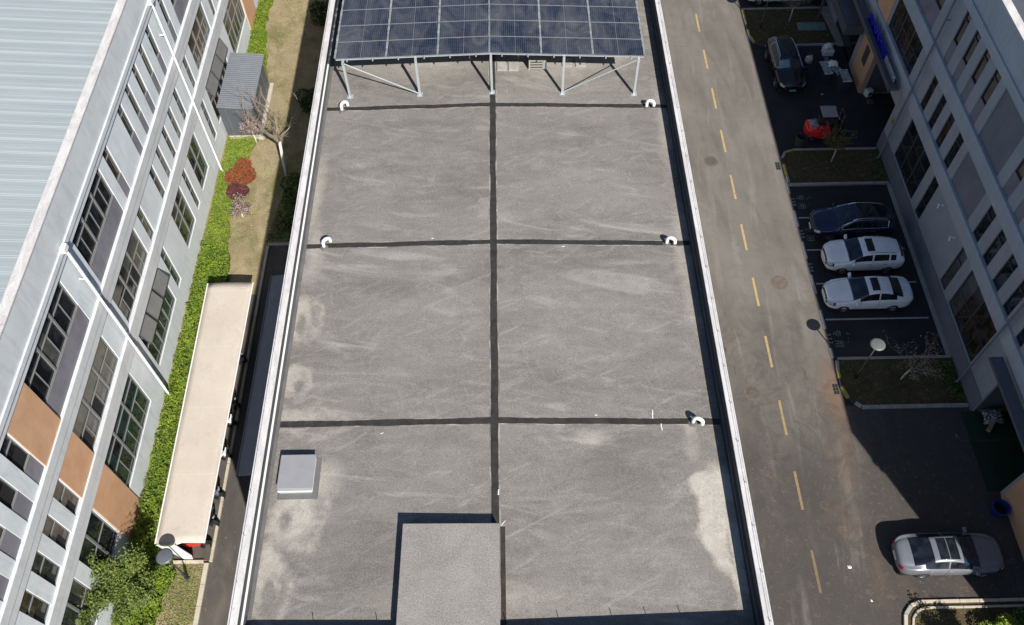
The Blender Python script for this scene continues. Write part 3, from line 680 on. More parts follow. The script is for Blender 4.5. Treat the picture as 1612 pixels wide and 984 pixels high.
for a, b in ((22.6, 48.2),): MB().box(22.65, 22.8, 52, 52.15, 0, 2.75).build('canopy_post', 'darkmetal', bx)
# lettering standing on the sign canopy: stroke characters
def stroke_letters(name, y_from, y_to, n, h, m, x, z0):
    BL = []
    H = (y_from-y_to)/n
    for k in range(n):
        yc = y_from-H*(k+.5); w = H*.92; mb = MB()
        T = lambda a, b: (x, yc+(.5-a)*w, z0+b*h)
        st = random.sample([((.05,.95),(.95,.95)),((.1,.72),(.9,.72)),((.0,.5),(1,.5)),((.1,.28),(.9,.28)),((.0,.04),(1,.04)),((.5,0),(.5,1)),((.2,.3),(.2,.9)),((.8,.3),(.8,.9)),((.5,.5),(.05,0)),((.5,.5),(.95,0))], 8)
        for a, b in st: mb.bar(T(*a), T(*b), .09 if h > .5 else .05, .12 if h > .5 else .05)
        BL.append(mb)
    return BL
SG = thing('roof_sign', 'sign of blue then small white characters standing on the entrance canopy of the right building', 'sign', (23.3, 43, 4.62), 0, None, True)
mBlue = mat('sign_blue', (.015, .025, .55), .4, .1, 4); mWh = mat('sign_white', (.5, .52, .55), .5, .08, 4)
for mb in stroke_letters('l', 46.0, 42.05, 5, .62, 0, 23.36, 4.66): mb.build('blue_character', mBlue, SG)
for mb in stroke_letters('l', 42.0, 39.95, 9, .34, 0, 23.36, 4.66): mb.build('white_character', mWh, SG)
MB().box(23.33, 23.40, 39.9, 46.05, 4.622, 4.66).build('sign_rail', 'darkmetal', SG)
mb = MB(); pts = [(23.6, 47.5, 5.0), (23.55, 46.0, 4.9), (23.62, 44.9, 4.66), (23.52, 44.0, 4.65), (23.64, 43.2, 4.65), (23.55, 41.5, 4.65), (23.62, 40.2, 4.65), (23.5, 39.9, 4.65)]
tag(mb.tube(pts, .018, 6).build('power_cable', 'black'), 'black cable lying along the canopy behind the blue and white sign', 'cable')

# ------------------------------------------------------------------ central warehouse
CB = thing('warehouse_building', 'long warehouse with grey flat roof crossed by dark seams, in the centre', 'building', (-.6, 30, 0), 0, None, True)
CX0, CX1, CY0, CY1, ZR, RID = -8.90, 7.82, 6.0, 80.0, 12.15, -.66
xi0, xi1 = -8.58, 7.50; yi0 = 6.32
rz = lambda x: ZR+.22*(1-abs(x-RID)/8.2)
mb = MB()
mb.quad((CX0+.02,CY0,0),(CX0+.02,CY1,0),(CX0+.02,CY1,12.9),(CX0+.02,CY0,12.9)); mb.quad((CX1-.02,CY0,0),(CX1-.02,CY1,0),(CX1-.02,CY1,12.9),(CX1-.02,CY0,12.9)); mb.quad((CX0+.02,CY0+.02,0),(CX1-.02,CY0+.02,0),(CX1-.02,CY0+.02,12.9),(CX0+.02,CY0+.02,12.9))
mb.build('wall', 'wall_grey', CB)
mb = MB(); n = 16; xs = [xi0+(xi1-xi0)*i/n for i in range(n+1)]; xs = sorted(set([round(x,3) for x in xs]+[RID]))
for a, b in zip(xs, xs[1:]): mb.quad((a,yi0-.1,rz(a)),(b,yi0-.1,rz(b)),(b,CY1,rz(b)),(a,CY1,rz(a)))
roof = mb.build('roof', 'roof', CB)
tilt = lambda x: -.014*(x-RID)
def seam(y, w=.24):
    mb = MB(); N = 14
    X = sorted(set([-8.5+i*(7.45+8.5)/N for i in range(N+1)]+[RID]))
    X = sorted(set(X+[-8.5+i*(7.45+8.5)/60 for i in range(61)])); ed = MB()
    lo = [y+tilt(a)-w/2+random.uniform(-.010,.010)+.012*math.sin(a*2.1+y) for a in X]; hi = [y+tilt(a)+w/2+random.uniform(-.010,.010)+.012*math.sin(a*1.7+y*2) for a in X]
    for i in range(len(X)-1):
        a, b = X[i], X[i+1]
        mb.quad((a,lo[i],rz(a)+.006),(b,lo[i+1],rz(b)+.006),(b,hi[i+1],rz(b)+.006),(a,hi[i],rz(a)+.006))
        ed.quad((a,lo[i]-.045,rz(a)+.003),(b,lo[i+1]-.045,rz(b)+.003),(b,hi[i+1]+.03,rz(b)+.003),(a,hi[i]+.03,rz(a)+.003))
    mb.build('roof_seam', 'strip', roof); ed.build('seam_edge', 'seam_edge', roof)
for y in (13.92, 22.12, 30.28, 38.4, 46.5): seam(y)
mb = MB(); ed = MB(); ys = [10.05+i*.3 for i in range(230)]; q = [(RID-.14+random.uniform(-.010,.010)+.012*math.sin(y*1.3), RID+.125+random.uniform(-.010,.010)+.012*math.sin(y*.9)) for y in ys]
for i in range(len(ys)-1):
    mb.quad((q[i][0],ys[i],rz(RID)+.010),(q[i][1],ys[i],rz(RID)+.010),(q[i+1][1],ys[i+1],rz(RID)+.010),(q[i+1][0],ys[i+1],rz(RID)+.010))
    ed.quad((q[i][0]-.05,ys[i],rz(RID+.19)+.003),(q[i][1]+.05,ys[i],rz(RID+.19)+.003),(q[i+1][1]+.05,ys[i+1],rz(RID+.19)+.003),(q[i+1][0]-.05,ys[i+1],rz(RID+.19)+.003))
mb.build('ridge_seam', 'strip', roof); ed.build('seam_edge', 'seam_edge', roof)
MB().quad((-.50,yi0,rz(-.4)+.008),(-.34,yi0,rz(-.4)+.008),(-.34,9.98,rz(-.4)+.008),(-.50,9.98,rz(-.4)+.008)).build('ridge_seam', 'strip', roof)
# parapets
def par(nm, x0, x1, y0, y1, cop_in):
    o = MB().box(x0, x1, y0, y1, 12.0, 12.93).build('parapet', 'membrane', CB)
    return o
p1 = par('l', CX0+.02, xi0-.035, CY0, CY1, 0); MB().box(CX0, xi0-.015, CY0, CY1, 12.932, 13.0).build('coping', 'coping', p1, bevel=.015)
MB().box(xi0-.03, xi0+.03, yi0, CY1, ZR-.05, ZR+.42).build('upstand', 'flash', p1); MB().box(xi0-.03, xi0+.042, yi0, CY1, ZR+.422, ZR+.436).build('drip_strip', 'white_paint', p1)
MB().box(xi0+.03, xi0+.15, yi0, CY1, ZR-.05, ZR+.03).build('base_fillet', 'flash', p1)
p2 = par('r', xi1+.03, CX1-.02, CY0, CY1, 0); MB().box(xi1+.05, CX1, CY0, CY1, 12.932, 13.0).build('coping', 'coping', p2, bevel=.015)
MB().box(xi1-.03, xi1+.03, yi0, CY1, ZR-.05, ZR+.36).build('upstand', 'membrane', p2); MB().box(xi1-.05, xi1+.03, yi0, CY1, ZR+.362, ZR+.39).build('drip_strip', 'flash', p2)
p3 = MB().box(xi0, xi1, CY0+.02, yi0, 12.0, 12.93).build('parapet', 'membrane', CB); MB().box(xi0-.012, xi1+.047, CY0, yi0+.02, 12.932, 12.998).build('coping', 'coping', p3)
# lightning conductor on the copings
mb = MB(); mb.tube([(CX0+.1, y, 13.1) for y in np.arange(6, 60, 1.5)], .007, 5)
for y in np.arange(6.6, 60, 1.5): mb.tube([(CX0+.1, y, 13.0), (CX0+.1+random.uniform(-.03,.03), y, 13.13)], .012, 5)
mb.build('lightning_conductor', 'galv', p1)
mb = MB(); mb.tube([(CX1-.08, y, 13.1) for y in np.arange(6, 60, 1.5)], .007, 5)
for y in np.arange(6.6, 60, 1.5): mb.tube([(CX1-.08, y, 13.0), (CX1-.08+random.uniform(-.03,.03), y, 13.13)], .012, 5)
mb.build('lightning_conductor', 'galv', p2)
for x in (-8.2, -6.1, -4.1, -.1, 1.6, 3.3, 4.4, 5.5): MB().tube([(x, 6.3, 12.95), (x+.06, 6.32, 13.25)], .012, 5).build('conductor_pin', 'galv', p3)
# raised stair-head slab
ph = MB().prism([(-3.73, 6.5), (-.53, 6.5), (-.525, 9.92), (-3.69, 9.97)], 12.1, 12.9).build('raised_slab', 'pent', CB, bevel=.02)
mb = MB()
for x, y, a, L in ((5.05,14.12,1.5,.38),(5.32,13.6,1.6,.30),(-4.7,13.55,.4,.12),(3.0,14.1,.1,.10),(-.55,11.2,1.5,.22),(-.4,10.1,.9,.25),(-3.2,22.4,.3,.12),(2.2,21.85,.2,.14)):
    n = 7; dx, dy = math.cos(a), math.sin(a)
    L_ = [(x+dx*L*(i/n-.5)-dy*w_, y+dy*L*(i/n-.5)+dx*w_) for i in range(n+1) for w_ in [random.uniform(.008,.028)*(1 if 0 < i < n else .2)]]; R2 = [(x+dx*L*(i/n-.5)+dy*w_, y+dy*L*(i/n-.5)-dx*w_) for i in range(n+1) for w_ in [random.uniform(.008,.028)*(1 if 0 < i < n else .2)]]
    for i in range(n): mb.add([(*L_[i], rz(x)+.013), (*L_[i+1], rz(x)+.013), (*R2[i+1], rz(x)+.013), (*R2[i], rz(x)+.013)], [(0,1,2,3)])
mb.build('paint_drips', 'white_paint', roof)
# roof hatch
H = thing('roof_hatch', 'square grey lidded roof hatch on a white kerb near the left parapet', 'roof hatch', (-7.52, 12.0, rz(-7.5)))
MB().box(-.56,.56,-.63,.62,-.06,.26).build('curb', 'galv', H)
MB().box(-.60,.62,-.60,.66,.31,.365).build('lid', 'hatch', H, bevel=.015)
MB().box(-.50,.50,-.52,.55,.26,.31).build('gasket', 'black', H)
MB().box(-.585,.60,-.655,-.635,.18,.26).build('curb_lip', 'white_paint', H); MB().box(.585,.605,-.63,.60,.18,.26).build('curb_lip', 'white_paint', H)
MB().box(-.62,.82,-.84,.70,-.04,.02).build('sealing_apron', 'flash', H)
# gooseneck vents
def vent(x, y, rz_, lab, scl=.8):
    t = thing('vent_pipe', lab, 'vent pipe', (x, y, rz(x)), rz_, 'white gooseneck vent pipes on the warehouse roof')
    pts = [(0,0,-.05),(0,0,.38)]+[(.20-.20*math.cos(a), 0, .38+.20*math.sin(a)) for a in np.linspace(.3, math.pi-.1, 8)]+[(.41,0,.24)]
    o = MB().tube([(a*scl,b*scl,c*scl) for a,b,c in pts], .09*scl, 14, caps=False).build('pipe', 'white_plastic', t, smooth=True)
    MB().lathe([(.17,.0),(.16,.03),(.10,.05),(.09,.12)], n=16).build('collar', 'flash', t)
    MB().lathe([(.065,0),(.001,.0)], (.41*scl,0,.26*scl), n=12).build('mouth', 'open', t)
    return t
vent(-7.70, 30.23, R_(35), 'white gooseneck vent pipe in the far left corner by the solar canopy post')
vent(6.50, 30.08, R_(-15), 'white gooseneck vent pipe in the far right corner by the solar canopy post')
vent(-7.68, 22.12, R_(35), 'white gooseneck vent pipe on the middle seam near the left parapet')
vent(6.48, 21.97, R_(-20), 'white gooseneck vent pipe on the middle seam near the right parapet')
vent(6.46, 13.76, R_(-25), 'white gooseneck vent pipe on the nearest seam near the right parapet')

# ------------------------------------------------------------------ solar canopy
SC = thing('solar_canopy', 'canopy of dark blue solar panels on posts at the far end of the roof', 'solar canopy', (-.75, 38, 12.3), 0, None, True)
def pv_mat():
    t = NT('solar_cells'); v = t.obj(); s = t.xyz(v)
    def grid(c, n, w): 
        f = t.mth('FRACT', t.mth('MULTIPLY', c, n)); return t.mth('MAXIMUM', t.rmp(f, 0, w, 1, 0), t.rmp(f, 1-w, 1, 0, 1))
    gx = grid(s[0], 1/.0945, .09); gy = grid(s[1], 1/.189, .05)
    gy2 = grid(s[1], 1/.0945, .09)
    g = t.mth('MAXIMUM', gx, t.mth('MAXIMUM', gy, gy2))
    cell = t.mix(t.rmp(t.noise(v, 1.3, 3), .35, .7), (.007, .009, .019), (.016, .020, .036))
    c = t.mix(t.mth('MULTIPLY', g, .75), cell, (.12, .15, .21))
    P = t.pos(); dust = t.rmp(t.noise(t.mapv(P, (1, .5, 1)), .9, 5, .65, 1.2), .40, .75, 0, .38)
    c = t.mix(dust, c, (.21, .21, .20)); t.out(c, t.rmp(dust, 0, .4, .10, .35), 0, .5); return t.m
M['pv'] = pv_mat(); M['pvframe'] = mat('anodised_frame', (.24, .26, .29), .45, .12, 6, .3)
zc = lambda x: 14.40+.27*(1-abs(x+.75)/7.0)
yt = lambda x: -.014*(x+.75)
MW, MH_, PX, PY = 2.28, 1.134, 2.335, 1.162
proto = None
lower = 31.12
for row in range(9):
    for col in range(6):
        x0 = -.75-3*PX+col*PX+.0; xc = x0+PX/2; y0 = lower+row*PY
        sgn = 1 if xc < -.75 else -1; ang = math.atan(.27/7.0)*sgn
        if proto is None:
            a = MB(); a.add([(-MW/2+.016, .014, 0), (-.009, .014, 0), (-.009, MH_-.014, 0), (-MW/2+.016, MH_-.014, 0), (.009, .014, 0), (MW/2-.016, .014, 0), (MW/2-.016, MH_-.014, 0), (.009, MH_-.014, 0)], [(0,1,2,3),(4,5,6,7)])
            pn = a.build('solar_panel', 'pv', SC, shift=False); pn['_w'] = (0,0,0)
            fr = MB(); fr.box(-MW/2, MW/2, 0, .014, -.035, .004); fr.box(-MW/2, MW/2, MH_-.014, MH_, -.035, .004); fr.box(-MW/2, -MW/2+.016, .014, MH_-.014, -.035, .004); fr.box(MW/2-.016, MW/2, .014, MH_-.014, -.035, .004); fr.box(-.009, .009, .014, MH_-.014, -.03, .002)
            fo = fr.build('panel_frame', 'pvframe', pn, shift=False)
            proto = pn; o = pn
        else:
            o = copy_tree(proto, SC)
        o.location = (xc+.75, y0+yt(xc)-38, zc(xc)-12.3); o.rotation_euler = (0, -ang, R_(-.8))
# flashing strips in the gaps, wrinkled film
FL = mat('gap_film', (.25, .265, .26), .3, .45, 5)
for k in range(0, 7):
    x = -.75-3*PX+k*PX; mb = MB(); N = 60; vs = []
    for i in range(N+1):
        y = lower+i*(9*PY)/N; w = .022+(.035*random.random() if k not in (3,) else .0); hz = zc(x)+.012+.012*random.random()
        vs += [(x-w, y+yt(x), hz), (x+.01, y+yt(x), hz+.012*random.random()), (x+w, y+yt(x), hz)]
    mb.add(vs, [f for i in range(N) for f in ((3*i,3*i+1,3*i+4,3*i+3),(3*i+1,3*i+2,3*i+5,3*i+4))])
    mb.build('gap_flashing', FL, SC)
px_ = (-7.41, -4.1, -.69, 2.62, 6.0); ztop = lambda x: zc(x)-.16
mb = MB()
for a, b in zip((-7.73,-.75),(-.75,6.24)): mb.bar((a, 31.2+yt(a), ztop(a)+.06), (b, 31.2+yt(b), ztop(b)+.06), .06, .08)
mb.build('eave_beam', 'galv', SC)
for k in range(5):
    for yy in (31.1, 36.0, 41.0): 
        x = px_[k]; MB().bar((x, yy+yt(x), rz(x)), (x, yy+yt(x), ztop(x)+.02), .11).build('post', 'galv', SC)
        MB().box(x-.14, x+.14, yy+yt(x)-.14, yy+yt(x)+.14, rz(x)-.01, rz(x)+.025).build('base_plate', 'galv', SC)
    MB().bar((px_[k], 31.0, ztop(px_[k])-.0), (px_[k], 41.4, ztop(px_[k])-.0), .08, .1).build('rafter', 'galv', SC)
for x in np.arange(-7.2, 6.2, 1.17):
    if abs(x-(-.75)) > .2: MB().bar((x, 31.02+yt(x), zc(x)-.09), (x, 41.5, zc(x)-.09), .045, .07).build('purlin', 'galv', SC)
MB().tube([(-7.35, 31.1, ztop(-7.4)-.05), (-4.15, 31.1, rz(-4)+.12)], .03, 8).build('brace', 'galv', SC)
MB().tube([(5.95, 31.0, ztop(6)-.05), (2.68, 31.0, rz(2.6)+.15)], .022, 8).build('brace', 'galv', SC)
for yy in (36.0, 41.0): MB().bar((-7.4, yy, ztop(-7.4)), (-.75, yy, ztop(-.75)), .08).build('tie_beam', 'galv', SC); MB().bar((-.75, yy, ztop(-.75)), (6, yy, ztop(6)), .08).build('tie_beam', 'galv', SC)
# plant under the canopy
EQ = thing('equipment_unit', 'beige slatted equipment unit standing under the edge of the solar canopy', 'equipment', (1.50, 32.95, rz(1.5)))
MB().box(-.42,.42,-.3,.3,.08,.62).build('housing', mat('beige_housing', (.34,.31,.26), .6, .12, 3), EQ, bevel=.01)
for k in range(3): MB().box(-.34,.24,-.315,-.302,.16+k*.15,.23+k*.15).build('slat', 'frame_d', EQ)
MB().box(-.45,-.35,-.28,.28,0,.08).build('foot', 'concrete', EQ); MB().box(.35,.45,-.28,.28,0,.08).build('foot', 'concrete', EQ)
MB().box(.28,.44,-.33,-.302,.12,.58).build('side_cover', 'galv', EQ)
for i, (x, y, lab) in enumerate(((-.2,32.9,'pale concrete pad right beside the ridge seam under the canopy'),(.35,32.9,'pale concrete pad between the ridge pad and the equipment unit'),(2.95,33.2,'pale concrete pad just right of the fourth canopy post'),(3.6,33.2,'pale concrete pad farthest right under the canopy'))):
    tag(MB().box(x-.24,x+.24,y-.3,y+.3,rz(x)-.02,rz(x)+.07).build('concrete_pad', 'concrete', bevel=.012), lab, 'concrete pad', 'concrete pads under the solar canopy')

# ------------------------------------------------------------------ left side structures
# bicycle shelter with membrane roof
BS = thing('cycle_shelter', 'long cream fabric-roofed shelter over the parked scooters along the alley', 'shelter', (-15.1, 20.3, 0), 0, None, True)
def memb():
    t = NT('cream_membrane'); P = t.pos()
    c = t.mix(t.rmp(t.noise(P, .5, 4, .6), .3, .7), (.50, .44, .375), (.57, .51, .44))
    c = t.mix(streaks(t, P, .9, .9, 5, .58, .74, .5, 1), c, (.58, .52, .45)); c = t.mix(t.rmp(t.noise(P, 30, 2), .4, .6, 0, .12), c, (.3, .26, .21))
    w = t.mth('FRACT', t.mth('MULTIPLY', t.mth('ADD', t.xyz(P)[1], -13.0), 1/3.57)); c = t.mix(t.rmp(w, .0, .02, .5, 0), c, (.62, .56, .48))
    c = t.mix(t.rmp(t.noise(t.mapv(P, lo=(3,3,0)), 2.2, 5, .7, 2), .55, .72, 0, .5), c, (.36, .315, .26)); t.out(c, .7, 0, .3); t.bump(t.noise(t.mapv(P, (1, .3, 1)), 1.2, 3), .35, .1); return t.m
mb = MB(); ny, nx = 40, 8; vs = []
yA, yB = 13.24, 27.85
for i in range(ny+1):
    y = yA+(yB-yA)*i/ny
    for j in range(nx+1):
        f = j/nx; x = -16.38-.26*(i/ny)*(1-f)+f*2.20; bay = abs(math.sin(math.pi*i/ny*3)); z = 2.03+.08*math.sin(math.pi*f)-.03*bay*math.sin(math.pi*f)
        vs.append((x+.02*math.sin(i*.35), y, z))
mb.add(vs, [(i*(nx+1)+j, i*(nx+1)+j+1, (i+1)*(nx+1)+j+1, (i+1)*(nx+1)+j) for i in range(ny) for j in range(nx)])
fb = mb.build('fabric_roof', memb(), BS, smooth=True); sm = fb.modifiers.new('thick', 'SOLIDIFY'); sm.thickness = .03
MB().tube([(-14.16, yA, 2.03), (-14.16, yB, 2.03)], .035, 8).build('edge_tube', 'white_paint', BS)
MB().tube([(-16.40, yA, 2.03), (-16.66, yB, 2.03)], .035, 8).build('edge_tube', 'white_paint', BS)
for y in (13.3, 18.1, 22.9, 27.7):
    mb = MB(); mb.tube([(-16.3, y, 0), (-16.3, y, 1.3), (-16.15, y, 1.9), (-15.3, y, 2.03), (-14.2, y, 2.0)], [.07,.07,.06,.05,.04], 8)
    mb.tube([(-16.3, y, 1.2), (-15.2, y, 2.0)], .035, 8); mb.build('curved_rib', 'white_paint', BS, smooth=True)
mb = MB(); mb.add([(-16.35,13.22,1.98),(-15.5,13.20,2.0),(-15.2,13.18,.5),(-15.3,13.18,.0),(-15.7,13.2,.0)], [(0,1,2,3,4)]); o = mb.build('end_sheet', 'white_paint', BS)
mm = o.modifiers.new('t', 'SOLIDIFY'); mm.thickness = .04

# dark awning on the warehouse wall
AW = thing('wall_awning', 'long dark grey metal awning on the warehouse wall over the alley', 'awning', (-8.9, 22, 2.9), 0, None, True)
mb = MB(); mb.add([(-12.85,16.05,2.95),(-8.9,16.05,3.5),(-8.9,27.55,3.5),(-12.85,27.55,2.95),(-12.85,16.05,3.03),(-8.9,16.05,3.58),(-8.9,27.55,3.58),(-12.85,27.55,3.03)], [(0,1,2,3),(4,5,6,7),(0,1,5,4),(1,2,6,5),(2,3,7,6),(3,0,4,7)])
mb.build('sheet', 'awning', AW); MB().box(-12.90,-12.852,16.0,27.6,2.86,3.07).build('gutter', 'awning', AW)
for y in (16.3, 20, 23.8, 27.3): MB().bar((-12.6,y,2.93),(-8.9,y,1.9),.05).build('bracket', 'darkmetal', AW)

# shed with ribbed roof
SHD = thing('metal_shed', 'grey corrugated metal shed standing in the verge against the factory wall', 'shed', (-17.5, 43.7, 0), 0, None, True)
mb = MB(); mb.box(-18.36, -16.30, 41.3, 46.1, 0, 2.38); mb.build('wall', 'darkmetal', SHD)
mb = MB()
for y in np.arange(41.5, 46.1, .9): mb.box(-16.297,-16.28,y,y+.03,.02,2.36)
for x in np.arange(-17.9, -16.4, .72): mb.box(x,x+.03,41.28,41.297,.02,2.36)
mb.build('wall_rib', 'shedroof', SHD)
mb = MB(); y = 41.12
vs = []; pr = []
while y < 46.3: pr += [(y,0),(y+.11,0),(y+.13,.03),(y+.17,.03),(y+.19,0)]; y += .19
for yy, h in pr: vs += [(-16.14, yy, 2.42+h), (-18.36, yy, 2.62+h)]
mb.add(vs, [(2*i, 2*i+2, 2*i+3, 2*i+1) for i in range(len(pr)-1)]); mb.build('roof', 'shedroof', SHD)
MB().box(-16.20,-16.13,41.1,46.3,2.34,2.42).build('eave_trim', 'shedroof', SHD)
MB().box(-16.30,-16.05,41.2,46.3,-.01,.10).build('base_slab', 'kerb_pale', SHD)
MB().box(-18.3,-15.9,41.0,41.28,-.01,.08).build('step', 'kerb_pale', SHD)
tag(MB().prism([(-16.62,40.95),(-15.98,40.9),(-15.95,41.15),(-16.6,41.2)], 0, .16).build('stone_block', 'kerb_pale', bevel=.03), 'pale stone block lying at the front corner of the metal shed', 'stone')
tag(MB().prism([(-16.75,27.85),(-16.35,27.75),(-16.3,28.2),(-16.55,28.45),(-16.8,28.2)], 0, .3).build('stone_block', 'kerb_pale', bevel=.05), 'grey stone block at the far corner of the cream shelter', 'stone')

# lamps: disc head on a slim pole
def street_lamp(x, y, h, m, lab, r=.34):
    t = thing('street_lamp', lab, 'street lamp', (x,y,0), 0, 'disc-headed street lamps')
    MB().tube([(0,0,0),(0,0,.6),(0,0,.62),(0,0,h)], [.07,.07,.04,.035], 10).build('pole', 'black', t, smooth=True)
    MB().lathe([(.14,0),(.13,.03),(.07,.05)], n=14).build('base', 'black', t)
    MB().lathe([(.001,h-.02),(r*.7,h),(r,h+.05),(r,h+.08),(r*.75,h+.11),(.001,h+.13)], n=28).build('lamp_head', m, t, smooth=True)
street_lamp(-15.41, 12.30, 3.02, mat('lamp_grey', (.10,.11,.13), .4, .1, 4), 'dark-headed disc lamp by the near end of the cream shelter', .37)
street_lamp(18.33, 22.25, 3.34, mat('lamp_pale', (.13,.135,.135), .5, .08, 4), 'pale-headed disc lamp in the bed beside the white saloon', .38)
street_lamp(18.42, 51.17, 3.34, mat('lamp_pale_worn', (.50,.52,.50), .5, .08, 4), 'disc lamp in the far bed in front of the white van', .38)

# ------------------------------------------------------------------ cars
def bspline(ctrl, us):
    n = len(ctrl); C_ = np.array(ctrl, float); us = np.asarray(us, float); out = []
    for u in us:
        u = min(max(u, 0), n-1); i = min(int(u), n-2); t = u-i
        idx = [max(0,i-1), i, i+1, min(n-1,i+2)]
        b = np.array([(1-t)**3, 3*t**3-6*t*t+4, -3*t**3+3*t*t+3*t+1, t**3])/6
        w = b[:, None] if C_.ndim == 2 else b[:, None, None]
        out.append((C_[idx]*w).sum(0))
    return np.array(out)
def car_surface(st):
    """st rows: x, zb, zbelt, w, wt, zt -> control grid"""
    G = []
    for x, zb, ze, w, wt, zt in st:
        half = [(w*.80,zb),(w*.97,zb+.05),(w*1.0,zb+.35*(ze-zb)),(w*1.01,zb+.72*(ze-zb)),(w*.985,ze-.02),(w*.93,ze+.02),(wt*1.06,zt-.09),(wt*.92,zt-.01),(wt*.5,zt+.015)]
        ring = [(x, -a, b) for a, b in half]+[(x,0,zt+.02)]+[(x, a, b) for a, b in half[::-1]]
        G.append(ring)
    G = np.array(G); G = np.concatenate([G[:1], G, G[-1:]], 0)   # end stations doubled
    def ev(us, vs):
        A = bspline(G, np.asarray(us)+1); B = np.stack([bspline(r, vs) for r in A]); return B
    return ev
def patch(ev, us, vs, off, name, m, parent, smooth=True, rim=0):
    P = ev(us, vs); n, k = P.shape[:2]
    du = np.gradient(P, axis=0); dv = np.gradient(P, axis=1); N = np.cross(du, dv); N /= (np.linalg.norm(N, axis=2, keepdims=True)+1e-9)
    c = P.mean((0,1)); ctr = np.array([P[..., 0].mean(), 0, .6])
    if ((P-ctr)*N).sum(2).mean() < 0: N = -N
    Q = (P+N*off).reshape(-1,3)
    mb = MB(); mb.add([tuple(q) for q in Q], [(i*k+j, i*k+j+1, (i+1)*k+j+1, (i+1)*k+j) for i in range(n-1) for j in range(k-1)])
    return mb.build(name, m, parent, smooth=smooth, shift=False)
def wheel(par, x, y, r, side, m='alloy', wd=.21):
    t = bpy.data.objects.new('wheel', None)
    mb = MB(); s = side; prof = [(r*.62, -wd/2), (r*.93, -wd/2), (r, -wd/2+.03), (r, wd/2-.03), (r*.93, wd/2), (r*.62, wd/2), (r*.6, wd/2-.03)]
    w = mb.lathe(prof, (x, y, r), 'y', 26).build('wheel', 'rubber', par, smooth=True, shift=False)
    h = MB(); yy = y+s*(wd/2-.035)
    h.lathe([(r*.64, 0), (r*.58, s*.012), (r*.55, 0)], (x, yy+s*.02, r), 'y', 26)
    for k in range(5):
        a = 2*math.pi*k/5+.3; b = .16
        P = [(x+q*math.cos(a+d), yy+s*.02, r+q*math.sin(a+d)) for q, d in ((.05,-.9),(r*.6,-b),(r*.6,b),(.05,.9))]
        h.add(P, [(0,1,2,3)])
    h.lathe([(.07, 0), (.001, s*.0)], (x, yy+s*.03, r), 'y', 12)
    h.build('rim', m, w, shift=False)
    h = MB(); h.lathe([(r*.62, 0), (.001, 0)], (x, yy-s*.04, r), 'y', 22); h.build('brake_shadow', 'black', w, shift=False)
    h = MB(); rr = r*1.17; h.lathe([(rr, -.2*s), (rr, .0), (r*.9, .002*s), (.001, .002*s)], (x, y+s*(wd/2-.055), r+.01), 'y', 26); h.build('wheel_arch', 'black', par, shift=False)
    return w
